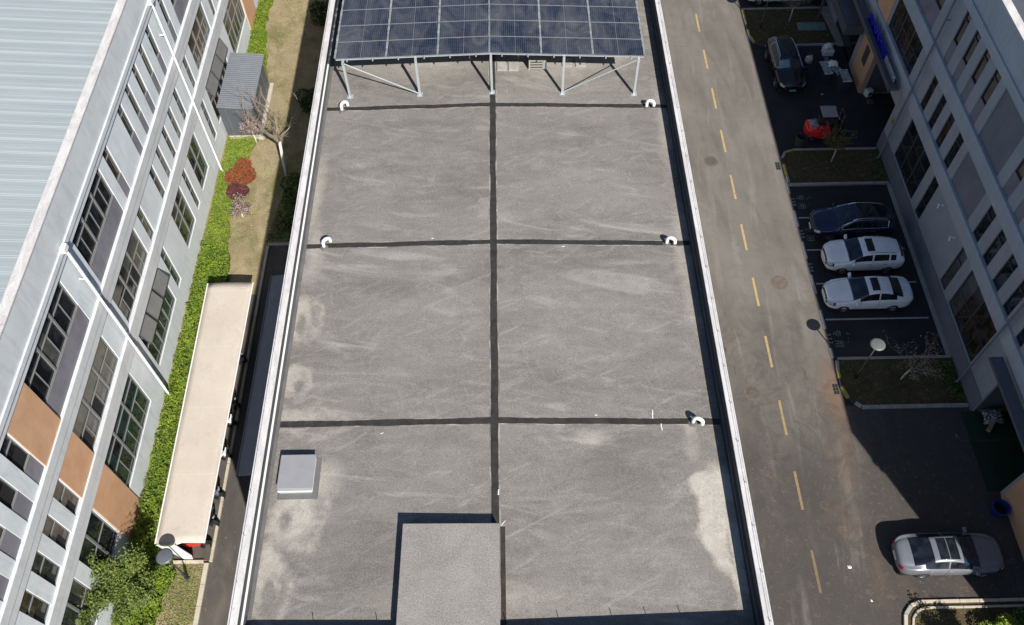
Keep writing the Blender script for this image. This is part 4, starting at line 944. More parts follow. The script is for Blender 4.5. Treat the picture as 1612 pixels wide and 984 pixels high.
def car(name, lab, loc, rz_, st, m, W2, wr, wx, glassu, roofu=None, rearu=None, sideu=((4.2,5.6),(5.75,7.2)), side_v=(5.0,6.25), rails=None, plate='white_paint', rg='car_glass_blue', wsv=6.0, grille=True, sunroofs=(), mirror_x=None, lights=True, gv=(6,12), group='parked cars', rearv=6.2, trim=None):
    t = thing(name, lab, 'car' if name != 'delivery_van' else 'van', loc, rz_, group)
    ev = car_surface(st); n = len(st)-1
    us = np.linspace(-.5, n+.5, 8*n); us = np.clip(us, -1, n+1); vs = np.linspace(0, 18, 73)
    P = ev(us, vs); a, k = P.shape[:2]
    mb = MB(); F = [(i*k+j, (i+1)*k+j, (i+1)*k+j+1, i*k+j+1) for i in range(a-1) for j in range(k-1)]
    F += [tuple(range(k)), tuple((a-1)*k+j for j in range(k))[::-1]]
    mb.add([tuple(q) for q in P.reshape(-1,3)], F)
    body = mb.build('body', m, t, smooth=True, shift=False)
    L = st[-1][0]
    # black underside
    MB().box(st[1][0]+.1, L-.15, -W2*.86, W2*.86, st[2][1]-.10, st[2][1]+.1).build('underbody', 'black', t, shift=False)
    g0, g1 = glassu
    patch(ev, np.linspace(g0, g1, 12), np.linspace(wsv, 18-wsv, 26), .006, 'windscreen', rg, t)
    if rearu: patch(ev, np.linspace(*rearu, 12), np.linspace(rearv, 18-rearv, 26), .006, 'rear_window', 'car_glass', t)
    for (u0, u1) in sideu:
        for sv in (side_v, (18-side_v[1], 18-side_v[0])):
            w = patch(ev, np.linspace(u0, u1, 10), np.linspace(*sv, 7), .006, 'side_window', 'car_glass', t)
    if trim:
        for sg in (1, -1):
            vv = side_v[0]-.12 if sg == 1 else 18-side_v[0]+.12
            pts = ev(np.linspace(sideu[0][0]-.1, sideu[-1][1]+.1, 18), [vv])[:, 0]; v2 = side_v[1]+.12 if sg == 1 else 18-side_v[1]-.12
            pts2 = ev(np.linspace(sideu[0][0]-.1, sideu[-1][1]+.1, 18), [v2])[:, 0]
            loop = list(pts)+list(pts2[::-1])+[pts[0]]
            MB().tube([(p[0], p[1]*1.012, p[2]+.004) for p in loop], .016, 6).build('window_trim', 'chrome', t, shift=False)
    for (u0, u1, v0, v1) in sunroofs: patch(ev, np.linspace(u0, u1, 6), np.linspace(v0, v1, 12), .008, 'sunroof', 'car_glass', t)
    if lights:
        for v0, v1 in ((2.9,4.6),(13.4,15.1)):
            vh0, vh1 = (v0+.2, v1+.35) if v0 < 9 else (v0-.35, v1-.2)
            hs = patch(ev, np.linspace(.45, 2.0, 10), np.linspace(vh0-.15, vh1+.15, 6), .006, 'headlight', 'black', t)
            patch(ev, np.linspace(.6, 1.75, 8), np.linspace(vh0+.1, vh1-.1, 6), .010, 'lens', 'lamp_glass', hs)
            patch(ev, np.linspace(n-1.1, n-.1, 8), np.linspace(v0-.2, v1+.1, 6), .008, 'tail_light', 'lamp_red', t)
    if grille: patch(ev, np.linspace(-.2, .75, 7), np.linspace(gv[0]-.6, gv[1]+.6, 12), .006, 'grille', 'black', t); patch(ev, np.linspace(-.3, .5, 6), np.linspace(2.6, 4.2, 5), .006, 'fog_light', 'black', t); patch(ev, np.linspace(-.3, .5, 6), np.linspace(13.8, 15.4, 5), .006, 'fog_light', 'black', t)
    MB().box(st[0][0]-.03, st[0][0]+.01, -.22, .22, .40, .52).build('licence_plate', plate, t, shift=False)
    MB().box(L-.01, L+.03, -.22, .22, .55, .67).build('licence_plate', plate, t, shift=False)
    for s in (1, -1):
        for x in wx: wheel(t, x, s*(W2-.10), wr, s)
        mx = mirror_x or st[4][0]+.18
        mbm = MB(); mbm.add([(mx-.02, s*(W2-.02), st[4][2]+.04), (mx+.10, s*(W2-.02), st[4][2]+.04), (mx+.12, s*(W2+.19), st[4][2]+.07), (mx-.02, s*(W2+.19), st[4][2]+.07), (mx-.02, s*(W2-.02), st[4][2]+.14), (mx+.10, s*(W2-.02), st[4][2]+.14), (mx+.12, s*(W2+.19), st[4][2]+.20), (mx-.02, s*(W2+.19), st[4][2]+.20)], [(0,1,2,3),(4,5,6,7),(0,1,5,4),(1,2,6,5),(2,3,7,6),(3,0,4,7)])
        mbm.build('mirror', m, t, shift=False, bevel=.02)
        for xh in (st[5][0]+.35, st[5][0]+1.25): MB().box(xh, xh+.2, s*(W2-.012), s*(W2+.022), st[5][2]-.12, st[5][2]-.09).build('door_handle', 'chrome' if rails else m, t, shift=False)
        if rails:
            u0, u1 = rails; pts = ev(np.linspace(u0, u1, 12), [6.75 if s == -1 else 18-6.75])[:, 0]
            MB().tube([(p[0], p[1], p[2]+(.05 if 0 < i < 11 else 0)) for i, p in enumerate(pts)], .02, 6).build('roof_rail', 'chrome', t, shift=False)
    for vv in (6.15, 11.85):
        pts = ev(np.linspace(.9, glassu[0]-.1, 10), [vv])[:, 0]; MB().tube([tuple(p) for p in pts], .007, 4).build('bonnet_seam', 'black', t, shift=False)
    pts = ev([glassu[0]-.05], np.linspace(wsv-.2, 18.2-wsv, 14))[0]; MB().tube([(p[0], p[1], p[2]+.004) for p in pts], .02, 4).build('wiper_cowl', 'black', t, shift=False)
    # door seams
    for u in (sideu[0][1]+.07, sideu[-1][1]-.3, sideu[0][0]+.1):
        for vv in (np.linspace(1.8, 5.2, 8), np.linspace(12.8, 16.2, 8)):
            pts = ev([u], vv)[0]; MB().tube([(p[0], p[1]*1.001, p[2]) for p in pts], .006, 4).build('door_seam', 'black', t, shift=False)
    return t, ev
def st_sedan(L=4.8, W2=.9, H=1.46):
    k = L/4.7
    return [(0.0,.32,.56,.38*W2/.9,.30,.60),(.07*k,.25,.66,.66*W2/.9,.48,.72),(.38*k,.20,.77,.86*W2/.9,.62,.83),(.95*k,.19,.86,W2,.70,.95),(1.28*k,.19,.90,W2,.74,1.00),(2.12*k,.19,.94,W2,.60,H-.05),(2.70*k,.19,.97,W2,.58,H),(3.25*k,.19,.99,W2,.56,H-.06),(4.05*k,.20,1.01,W2*.98,.64,1.12),(4.40*k,.24,.98,W2*.92,.62,1.05),(4.63*k,.32,.90,W2*.76,.52,.98),(4.70*k,.42,.78,W2*.50,.40,.86)]
def st_suv(L=4.6, W2=.93, H=1.68):
    k = L/4.6
    return [(0.0,.40,.70,.42*W2/.93,.34,.76),(.07*k,.31,.82,.70*W2/.93,.54,.88),(.34*k,.26,.93,.88*W2/.93,.68,.99),(.90*k,.25,1.0,W2,.74,1.09),(1.18*k,.25,1.03,W2,.78,1.14),(1.92*k,.25,1.06,W2,.66,H-.07),(2.6*k,.25,1.08,W2,.65,H),(3.4*k,.25,1.10,W2,.62,H-.03),(3.98*k,.26,1.11,W2*.97,.58,H-.12),(4.36*k,.32,1.08,W2*.90,.58,1.36),(4.55*k,.38,1.0,W2*.82,.54,1.12),(4.60*k,.44,.90,W2*.62,.44,.96)]
# parked in the bays, noses towards the road
car('parked_car', 'white saloon with dark sunroof, nearest of the three cars in the bays', (17.60,27.35,0), 0, st_sedan(4.80,.91,1.47), 'car_white', .91, .32, (.95,3.68), (3.98,5.02), rearu=(7.15,8.05), sideu=((4.45,5.95),(6.08,7.5)), sunroofs=((5.35,6.05,7.4,10.6),), group='cars parked side by side in the bays')
car('parked_car', 'white compact off-roader with sunroof parked between the dark blue car and the white saloon', (18.12,29.98,0), 0, st_suv(4.45,.92,1.62), 'car_white', .92, .34, (.92,3.50), (3.98,5.02), rearu=(8.65,9.3), sideu=((4.45,5.85),(5.98,7.2),(7.35,7.95)), sunroofs=((5.45,6.05,7.5,10.5),), rails=(5.4,7.9), group='cars parked side by side in the bays')
car('parked_car', 'dark navy blue off-roader with silver roof rails, farthest of the three in the bays', (17.92,32.42,0), 0, st_suv(4.78,.95,1.74), 'car_blue', .95, .36, (.98,3.72), (3.98,5.02), rearu=(8.65,9.3), sideu=((4.45,5.85),(5.98,7.2),(7.35,8.1)), sunroofs=((5.2,7.8,7.3,10.7),), rails=(5.1,8.1), trim=True, group='cars parked side by side in the bays')
car('parked_car', 'silver fastback half in sunlight at the lower right, nose towards the building', (22.55,12.50,0), math.pi, st_sedan(4.95,.92,1.44), 'car_silver', .92, .33, (1.0,3.80), (3.98,5.02), rearu=(7.05,8.35), sideu=((4.45,5.95),(6.08,7.6)), sunroofs=((5.25,5.95,7.1,10.9),(6.02,6.7,7.1,10.9)), group='cars on their own')
tb, ev = car('parked_car', 'dark purple-black car with chrome rails parked nose-on beside the standing person', (19.22,44.12,0), R_(91.5), st_suv(4.85,.97,1.64), 'car_black', .97, .37, (.95,3.82), (3.98,5.02), rearu=(8.3,9.3), sideu=((4.45,5.85),(5.98,7.2)), sunroofs=((5.2,7.6,7.2,10.8),), rails=(5.2,7.9), trim=True, plate=mat('green_plate', (.10,.42,.33), .5, .1, 6, world=False), group='cars on their own')
cl = patch(ev, np.linspace(4.1, 4.85, 8), np.linspace(9.2, 11.7, 10), .010, 'windscreen_cloth', mat('pale_blue_cloth', (.16,.27,.31), .6, .4, 9), tb)
# van at the top edge
def st_van(L=5.3):
    return [(0.0,.40,.78,.66,.58,.86),(.12,.32,.92,.84,.72,.98),(.40,.28,1.02,.93,.78,1.10),(.75,.27,1.08,.95,.78,1.22),(.95,.27,1.12,.95,.76,1.42),(1.5,.27,1.15,.95,.72,1.92),(2.5,.27,1.18,.95,.74,2.0),(3.6,.27,1.18,.95,.74,2.0),(4.7,.27,1.18,.95,.74,1.98),(5.1,.3,1.15,.94,.74,1.9),(5.26,.36,1.05,.92,.7,1.5),(5.3,.42,.95,.88,.6,1.1)]
car('delivery_van', 'white van parked across the far end beyond the upper planted bed', (17.75,54.75,0), 0, st_van(), 'car_white', .95, .33, (.95,4.62), (4.0,5.0), rearu=(9.1,10), sideu=((4.5,5.6),(5.75,7.2)), group=None)

# ------------------------------------------------------------------ forklift
FK = thing('forklift', 'red forklift with beige overhead guard facing the loading opening', 'forklift', (19.2, 40.3, 0))
def B(name, m, par, *bxs, bevel=.02):
    mb = MB()
    for b in bxs: mb.box(*b)
    return mb.build(name, m, par, shift=False, bevel=bevel)
mb = MB(); outl = [(.0,-.30),(.04,-.45),(.22,-.56),(.9,-.57),(.9,.57),(.22,.56),(.04,.45),(.0,.30)]
mb.prism(outl, .32, 1.0); cw = mb.build('counterweight', 'red', FK, shift=False, bevel=.09)
mb = MB(); mb.add([(.15,-.42,.98),(1.05,-.42,1.04),(1.05,.42,1.04),(.15,.42,.98),(.25,-.34,1.10),(1.0,-.34,1.16),(1.0,.34,1.16),(.25,.34,1.10)], [(0,1,2,3),(4,5,6,7),(0,1,5,4),(1,2,6,5),(2,3,7,6),(3,0,4,7)]); mb.build('engine_hood', 'red', FK, shift=False, bevel=.05)
B('chassis', 'red', FK, (.85,1.55,-.53,.53,.25,.80), (1.5,2.05,-.50,.50,.25,.60)); B('floor_plate', 'black', FK, (1.0,1.95,-.42,.42,.58,.61), bevel=0)
s_ = B('seat', 'black', FK, (.75,1.2,-.25,.25,1.12,1.24)); B('backrest', 'black', s_, (.66,.76,-.25,.25,1.2,1.6))
B('dashboard', 'black', FK, (1.75,1.92,-.3,.3,.6,1.15)); 
sw = MB().tube([(1.55,0,1.22),(1.8,0,1.0)], .02, 8).build('steering_wheel', 'black', FK, shift=False); MB().lathe([(.16,-.012),(.175,0),(.16,.012),(.145,0),(.16,-.012)], (1.54,0,1.24), 'z', 18).build('rim', 'black', sw, shift=False)
for y in (-.45, .45):
    MB().bar((.62,y,1.0),(.72,y,2.08),.05).build('guard_post', 'black', FK, shift=False); MB().bar((1.95,y,.6),(1.62,y,2.08),.05).build('guard_post', 'black', FK, shift=False)
B('overhead_guard', mat('beige_guard', (.30,.28,.26), .7, .12, 3, world=False), FK, (.66,1.62,-.50,.50,2.08,2.13))
for y in (-.33, .33):
    MB().box(2.12,2.20,y-.06,y+.06,.08,2.05).build('mast_rail', 'black', FK, shift=False); MB().box(2.06,2.11,y-.04,y+.04,.1,1.95).build('lift_cylinder', 'chrome', FK, shift=False)
    MB().add([(2.32,y-.06,.05),(3.5,y-.05,.03),(3.5,y+.05,.03),(2.32,y+.06,.05),(2.32,y-.06,.10),(3.5,y-.05,.05),(3.5,y+.05,.05),(2.32,y+.06,.10)], [(0,1,2,3),(4,5,6,7),(0,1,5,4),(1,2,6,5),(2,3,7,6),(3,0,4,7)]).build('fork', 'darkmetal', FK, shift=False)
B('mast_crossbar', 'black', FK, (2.12,2.2,-.27,.27,1.9,2.0)); B('carriage', 'black', FK, (2.24,2.31,-.48,.48,.12,.20), (2.24,2.31,-.48,.48,.5,.58), (2.24,2.29,-.45,-.40,.2,1.15), (2.24,2.29,.40,.45,.2,1.15), (2.24,2.29,-.45,.45,1.1,1.15), bevel=0)
for x, r in ((.42,.25),(1.85,.30)):
    for s in (1,-1): wheel(FK, x, s*.50, r, s, 'darkmetal', .18)
for s in (1,-1): B('light', 'lamp_glass', FK, (1.68,1.74,s*.5-.06,s*.5+.06,1.9,2.02))
# crumpled sheet on the hood
def crumple(name, lab, cat, loc, sx, sy, h, m, seed, grp=None, n=14):
    r = np.random.default_rng(seed); mb = MB(); vs = []
    for i in range(n+1):
        for j in range(n+1):
            u, v = i/n*2-1, j/n*2-1; d = max(0, 1-(u*u+v*v)*.55); vs.append((u*sx+r.normal(0,.015), v*sy+r.normal(0,.015), h*d*(.7+.5*r.random())))
    mb.add(vs, [(i*(n+1)+j, (i+1)*(n+1)+j, (i+1)*(n+1)+j+1, i*(n+1)+j+1) for i in range(n) for j in range(n)])
    o = mb.build(name, m); o.location = loc; s = o.modifiers.new('t', 'SOLIDIFY'); s.thickness = .012; return tag(o, lab, cat, grp)
def film_mat(name, a, b, sc=6):
    t = NT(name); v = t.obj(); c = t.mix(t.rmp(t.noise(v, sc, 5, .7, 2.5), .45, .56), a, b); t.out(c, .3, 0, .5); return t.m
FM = film_mat('crumpled_sheet', (.05,.06,.09), (.62,.64,.68), 5); 
o = crumple('plastic_sheet', 'crumpled blue and white plastic sheet on the hood of the red forklift', 'plastic sheet', (19.75,40.32,1.12), .34, .34, .10, FM, 3)

# person beside the dark car
def person():
    px, py = 20.58, 46.42
    t = thing('person', 'person in white patterned shirt and dark trousers standing by the dark car', 'person', (px,py,0), R_(200))
    def skin(name, V, E, Rr, m, par, sub=2):
        me = bpy.data.meshes.new(name); me.from_pydata(V, E, []); o = bpy.data.objects.new(name, me); COL.objects.link(o); o.parent = par
        me.materials.append(m); sm_ = o.modifiers.new('skin', 'SKIN'); sm_.use_smooth_shade = True
        for i, r in enumerate(Rr): me.skin_vertices[0].data[i].radius = (r, r*.85) if not isinstance(r, tuple) else r
        me.skin_vertices[0].data[0].use_root = True
        s2 = o.modifiers.new('s', 'SUBSURF'); s2.levels = sub; s2.render_levels = sub; return o
    def addskin(me): pass
    V = [(0,0,.93),(0,.01,1.12),(0,.01,1.32),(0,.0,1.42),(0,.02,1.50),(0,.04,1.60),(0,.04,1.69)]; E = [(0,1),(1,2),(2,3),(3,4),(4,5),(5,6)]; Rr = [(.15,.11),(.135,.10),(.15,.105),(.09,.07),.052,(.078,.095),(.06,.07)]
    for s in (1,-1):
        b = len(V); V += [(s*.17,0,1.39),(s*.24,.02,1.12),(s*.13,.22,1.06),(s*.07,.28,1.06)]; E += [(3,b),(b,b+1),(b+1,b+2),(b+2,b+3)]; Rr += [.055,.042,.032,(.035,.02)]
        for k in range(4): f = len(V); V += [(s*(.05-.01*k),.31+.004*k,1.085-.02*k),(s*(.02),.335,1.08-.02*k)]; E += [(b+3,f),(f,f+1)]; Rr += [.010,.008]
        f = len(V); V += [(s*.05,.29,1.11)]; E += [(b+3,f)]; Rr += [.011]
        b = len(V); V += [(s*.09,0,.86),(s*.10,.02,.48),(s*.105,-.01,.08),(s*.11,.12,.035)]; E += [(0,b),(b,b+1),(b+1,b+2),(b+2,b+3)]; Rr += [.085,.058,.04,(.04,.03)]
    SK = mat('skin', (.45,.28,.20), .6, .1, 6, world=False); body = skin('body', V, E, Rr, SK, t)
    V = [(0,0,.86),(0,.01,1.10),(0,.01,1.34),(0,.005,1.49)]; E = [(0,1),(1,2),(2,3)]; Rr = [(.19,.15),(.185,.15),(.205,.16),(.13,.12)]
    for s in (1,-1): b = len(V); V += [(s*.19,0,1.40),(s*.245,.02,1.12),(s*.14,.20,1.065)]; E += [(2,b),(b,b+1),(b+1,b+2)]; Rr += [.085,.065,.052]
    SM = film_mat('patterned_shirt', (.30,.31,.34), (.70,.70,.69), 9); skin('shirt', V, E, Rr, SM, t)
    V = [(0,0,.95)]; E = []; Rr = [(.16,.12)]
    for s in (1,-1): b = len(V); V += [(s*.09,0,.84),(s*.10,.02,.48),(s*.105,-.01,.09)]; E += [(0,b),(b,b+1),(b+1,b+2)]; Rr += [.10,.075,.062]
    skin('trousers', V, E, Rr, mat('dark_trousers', (.02,.022,.03), .8, .2, 6, world=False), t)
    mb = MB(); n = 14
    for k in range(5):
        pass
    prof = [(.001,.122),(.055,.114),(.09,.08),(.102,.03),(.103,-.02),(.095,-.05)]
    o = mb.lathe(prof, (0,.03,1.635), 'z', 18).build('hair', mat('black_hair', (.012,.01,.01), .7, .2, 8, world=False), t, smooth=True, shift=False); o.scale = (1,1,1)
    h = MB(); h.add([(-.012,.125,1.60),(.012,.125,1.60),(0,.15,1.585),(0,.12,1.64)], [(0,1,2),(0,2,3),(1,3,2)]); h.build('nose', SK, t, shift=False)
    for s in (1,-1):
        MB().lathe([(.001,.01),(.012,.0),(.001,-.01)], (s*.032,.122,1.635), 'y', 8).build('eye', 'black', t, shift=False)
        MB().lathe([(.001,.012),(.02,.0),(.001,-.012)], (s*.084,.04,1.62), 'x', 8).build('ear', SK, t, shift=False)
        MB().box(s*.11-.045, s*.11+.045, -.07, .19, 0, .07).build('shoe', 'black', t, shift=False, bevel=.025)
    MB().box(-.022,.022,.121,.13,1.562,1.57).build('mouth', mat('lips', (.3,.1,.09), .5, .1, 5, world=False), t, shift=False)
person()

# film-wrapped crate stacks, bags, bins
FW = film_mat('clear_wrap', (.10,.13,.16), (.50,.55,.58), 4)
def crate_stack(x, y, rz_, h, lab, w=.52, d=.95, top=True):
    t = thing('crate_stack', lab, 'crates', (x,y,0), rz_, 'wrapped crate stacks outside the loading opening')
    MB().box(-w/2-.04,w/2+.04,-d/2-.04,d/2+.04,.0,.12).build('pallet', 'cargo', t, shift=False)
    MB().box(-w/2,w/2,-d/2,d/2,.12,h*.55).build('crate', 'cargo', t, shift=False, bevel=.02); MB().box(-w/2+.01,w/2-.01,-d/2+.01,d/2-.01,h*.56,h*.96).build('crate', 'cargo', t, shift=False, bevel=.02)
    n = 10; vs = []
    for i in range(n+1):
        for j in range(n+1): vs.append((-w/2+w*i/n, -d/2+d*j/n, h+random.uniform(-.02,.03)))
    mb = MB(); mb.add(vs, [(i*(n+1)+j, (i+1)*(n+1)+j, (i+1)*(n+1)+j+1, i*(n+1)+j+1) for i in range(n) for j in range(n)])
    mb.build('plastic_wrap', FW, t, shift=False)
    for k in (0,1):
        MB().box(-w/2-.015,w/2+.015,(-1 if k else 1)*d/2-.01,(-1 if k else 1)*d/2+.012,h-.05,h+.02).build('wrap_hem', 'white_plastic', t, shift=False)
    return t
crate_stack(21.80, 46.0, R_(6), .75, 'film-wrapped crate stack standing free on the left, towards the dark car', .55, 1.2)
crate_stack(22.86, 45.05, R_(3), .85, 'film-wrapped crate stack nearest the orange entrance wall', .60, 1.15)
crate_stack(22.52, 45.95, R_(30), .65, 'film-covered grey crate stack behind, under the white bag', .6, .9)
t = thing('white_box', 'low white box at the kerb of the far bed carrying a white bag', 'box', (22.60,48.35,0))
MB().box(-.36,.36,-.3,.3,0,.35).build('box_body', 'white_plastic', t, shift=False, bevel=.03); MB().box(-.38,.38,-.32,.32,.352,.40).build('box_lid', 'white_paint', t, shift=False, bevel=.02)
def bag(lab, loc, seed, s=.3):
    o = crumple('plastic_bag', lab, 'bag', loc, s, s*.8, s*1.1, 'white_plastic', seed, 'white plastic bags', 12)
bag('white plastic bag on the low white box by the far kerb', (22.58,48.5,.41), 5, .30); bag('white plastic bag lying on the film-covered crates', (22.30,46.3,.72), 8, .32)
tag(MB().prism([(22.28,48.0),(22.56,47.95),(22.75,46.3),(22.42,46.3)], 0, .02).build('ramp_plank', 'panel_grey', bevel=.005), 'grey plank lying on the tarmac between the white box and the crates', 'plank')
t = thing('carton', 'white-sided carton just inside the loading opening', 'carton', (24.35,44.0,0.02), R_(20))
MB().box(-.2,.2,-.2,.2,0,.5).build('carton_body', 'white_paint', t, shift=False, bevel=.01); MB().box(-.12,.12,-.205,-.2,.15,.38).build('dark_print', 'black', t, shift=False)
tag(crumple('rag_heap', 'brown crumpled sack on the ground at the orange wall corner', 'sack', (24.35,43.3,.03), .25, .2, .2, mat('sackcloth', (.11,.085,.06), .9, .3, 6), 12), cat='sack')
# junk in the near opening
o = crumple('rag_heap', 'white and dark laundry heap inside the near loading opening', 'heap', (24.75,19.75,.03), .5, .4, .5, film_mat('laundry', (.02,.02,.03), (.45,.47,.5), 5), 14)
tag(MB().prism([(24.2,19.0),(24.35,18.88),(24.95,19.6),(24.8,19.72)], .03, .2).build('timber_offcut', 'wood', bevel=.01), 'short timber plank lying beside the laundry heap', 'timber')
# bins
def tub(name, lab, x, y, r0, r1, h, m, mesh=False):
    t = thing(name, lab, 'bin', (x,y,0))
    MB().lathe([(.001,.02),(r0,.02),(r1,h),(r1+.03,h),(r1+.03,h-.04),(r1,h-.04)], n=22).build('tub', m, t, smooth=False, shift=False).modifiers.new('t','SOLIDIFY').thickness = .012
    MB().lathe([(r1+.035,h-.02),(r1+.02,h+.015),(r1-.01,h)], n=22).build('rim', m, t, smooth=True, shift=False)
    if not mesh: MB().lathe([(r1-.02,h*.55),(.001,h*.6)], n=18).build('rubbish', 'open', t, shift=False)
    for s in (1,-1): MB().tube([(s*(r1+.03),-.08,h-.08),(s*(r1+.08),0,h-.06),(s*(r1+.03),.08,h-.08)], .012, 6).build('handle', m, t, shift=False)
tub('litter_bin', 'dark olive mesh bin standing behind the forklift at the bed corner', 18.78, 39.45, .27, .33, .85, mat('mesh_bin', (.035,.036,.03), .7, .3, 12))
tub('litter_bin', 'blue plastic tub bin against the near orange wall', 23.30, 14.7, .30, .38, .62, mat('blue_plastic', (.01,.03,.20), .45, .1, 5))
# cctv cameras + hydrant sign
def cctv(y, z, lab):
    t = thing('security_camera', lab, 'camera', (XR-.06, y, z), 0, 'white security cameras on the right facade')
    MB().box(-.05,.05,-.04,.04,-.05,.05).build('mount', 'white_plastic', t, shift=False); MB().tube([(-.05,0,0),(-.22,0,-.03)], .018, 8).build('arm', 'white_plastic', t, shift=False); MB().tube([(-.22,.08,.0),(-.34,-.16,-.05)], .045, 10).build('housing', 'white_plastic', t, shift=False)
cctv(30.6, 4.2, 'white security camera on the right facade above the navy blue car'); cctv(28.4, 4.1, 'small white security camera on the right facade above the white off-roader')
t = thing('hazard_plate', 'small orange-yellow plate on the grey pier beside the loading opening', 'sign', (XR-.012, 38.9, 2.5))
MB().box(-.008,.008,-.14,.14,-.2,.2).build('plate', mat('amber', (.5,.22,.02), .5, .2, 8), t, shift=False); MB().box(-.012,-.009,-.08,.08,-.12,-.02).build('symbol', 'black', t, shift=False)
# green cover in the far bed
t = thing('tank_cover', 'pale green rectangular cover lying flat in the far bed', 'cover', (22.1,51.2,.07), R_(-1))
MB().box(-1.0,1.0,-.42,.42,0,.08).build('panel', 'cover', t, shift=False, bevel=.01)
for x in (-.5,0,.5): MB().box(x-.01,x+.01,-.41,.41,.081,.09).build('joint', 'darkmetal', t, shift=False)
# litter on the road
for i, (x, y, s, lab) in enumerate(((15.6,12.16,.09,'crumpled white paper on the road left of the silver car'),(9.95,29.1,.06,'small white scrap on the road near the warehouse wall'),(21.35,44.2,.06,'white ball of paper on the dark tarmac by the crates'),(16.25,10.6,.04,'tiny white scrap on the road below the silver car'))):
    crumple('paper_litter', lab, 'litter', (x,y,.005), s, s*.7, s*.7, 'white_paint', 20+i, 'scraps of white litter', 5)

# scooters under the shelter
def scooter(x, y, rz_, m, lab):
    t = thing('scooter', lab, 'scooter', (x,y,0), rz_, 'scooters parked under the cream shelter')
    wheel(t, .0, 0, .22, 1, 'alloy', .09); wheel(t, 1.15, 0, .22, 1, 'alloy', .09)
    mb = MB(); mb.prism([(.15,-.14),(.75,-.16),(1.1,-.08),(1.1,.08),(.75,.16),(.15,.14)], .25, .62); mb.build('body', m, t, shift=False, bevel=.05)
    MB().box(.15,.8,-.13,.13,.63,.74).build('seat', 'black', t, shift=False, bevel=.04)
    MB().add([(1.05,-.18,.4),(1.05,.18,.4),(1.2,.1,.95),(1.2,-.1,.95),(1.15,-.18,.4),(1.15,.18,.4),(1.28,.1,.95),(1.28,-.1,.95)], [(0,1,2,3),(4,5,6,7),(0,1,5,4),(1,2,6,5),(2,3,7,6),(3,0,4,7)]).build('leg_shield', m, t, shift=False)
    hb = MB().tube([(1.14,-.34,1.02),(1.22,-.1,.98),(1.22,.1,.98),(1.14,.34,1.02)], .018, 8).build('handlebar', 'black', t, shift=False)
    for s in (1,-1): MB().tube([(1.16,s*.28,1.02),(1.22,s*.32,1.16)], .008, 6).build('mirror_stalk', 'chrome', hb, shift=False); MB().lathe([(.001,.012),(.06,0),(.001,-.008)], (1.22,s*.33,1.2), 'x', 12).build('mirror', 'chrome', hb, shift=False)
    MB().lathe([(.001,.05),(.07,.03),(.07,-.02),(.001,-.03)], (1.26,0,.88), 'x', 14).build('headlight', 'lamp_glass', t, shift=False)
    return t
sc_ = [(13.75,'red'),(15.15,'car_black'),(16.3,'car_silver'),(18.4,'car_white'),(20.2,'car_white'),(21.5,'car_black'),(24.0,'car_blue')]
labs = ['red scooter under the near end of the cream shelter','black scooter second from the near end under the shelter','silver scooter third from the near end under the shelter','white scooter in the middle of the shelter, nearer of the two white ones','white scooter in the middle of the shelter, farther of the two white ones','black scooter beyond the white scooters under the shelter','dark blue scooter toward the far end of the shelter']
for (y, m), lab in zip(sc_, labs): scooter((-15.95 if m == 'red' else -15.72)+random.uniform(-.05,.10), y, R_(random.uniform(-12,10)), m, lab)

# ------------------------------------------------------------------ vegetation
def leaf_mesh(name, pts, size, m, parent=None, flat=.5, mats=None, shares=None):
    """pts Nx3 -> one mesh of small leaf quads"""
    n = len(pts); pts = np.asarray(pts, float)
    a = rng.uniform(0, 2*np.pi, n); tilt = rng.normal(0, flat, n); az = rng.uniform(0, 2*np.pi, n)
    s = size*rng.uniform(.6, 1.4, n)
    ux = np.stack([np.cos(a), np.sin(a), np.zeros(n)], 1); nrm = np.stack([np.sin(tilt)*np.cos(az), np.sin(tilt)*np.sin(az), np.cos(tilt)], 1)
    u = ux-nrm*(ux*nrm).sum(1, keepdims=True); u /= np.linalg.norm(u, axis=1, keepdims=True); v = np.cross(nrm, u)
    V = np.stack([pts-u*s[:, None], pts-v*s[:, None]*.55, pts+u*s[:, None], pts+v*s[:, None]*.55], 1).reshape(-1, 3)
    off = Vector(parent.get('_w', (0,0,0))) if parent is not None else Vector((0,0,0)); V = V-np.array(off)
    me = bpy.data.meshes.new(name); me.vertices.add(4*n); me.vertices.foreach_set('co', V.ravel())
    me.loops.add(4*n); me.loops.foreach_set('vertex_index', np.arange(4*n)); me.polygons.add(n); me.polygons.foreach_set('loop_start', np.arange(n)*4)
    ml = mats or [m]
    for q in ml: me.materials.append(M[q] if isinstance(q, str) else q)
    me.update(calc_edges=True)
    if len(ml) > 1:
        me.polygons.foreach_set('material_index', rng.choice(len(ml), n, p=shares).astype(np.int32))
    o = bpy.data.objects.new(name, me); COL.objects.link(o)
    if parent is not None: o.parent = parent
    return o
def inpoly(P, poly):
    x, y = P[:, 0], P[:, 1]; c = np.zeros(len(P), bool); n = len(poly)
    for i in range(n):
        x0, y0 = poly[i]; x1, y1 = poly[(i+1) % n]
        m = ((y0 > y) != (y1 > y)) & (x < (x1-x0)*(y-y0)/(y1-y0+1e-12)+x0); c ^= m
    return c
def scatter(poly, dens):
    p = np.array(poly); lo, hi = p.min(0), p.max(0); n = int((hi-lo).prod()*dens); P = rng.uniform(lo, hi, (n, 2)); return P[inpoly(P, poly)]
def nz(P, s, k=0):   # cheap smooth noise
    x, y = P[:, 0]*s, P[:, 1]*s
    return (np.sin(x*1.7+y*.9+k)+np.sin(x*-.8+y*2.1+1.3+k)+np.sin(x*3.1+y*2.7+.4*k)*.6+np.sin(x*4.7-y*3.9+2+k)*.4)/3.
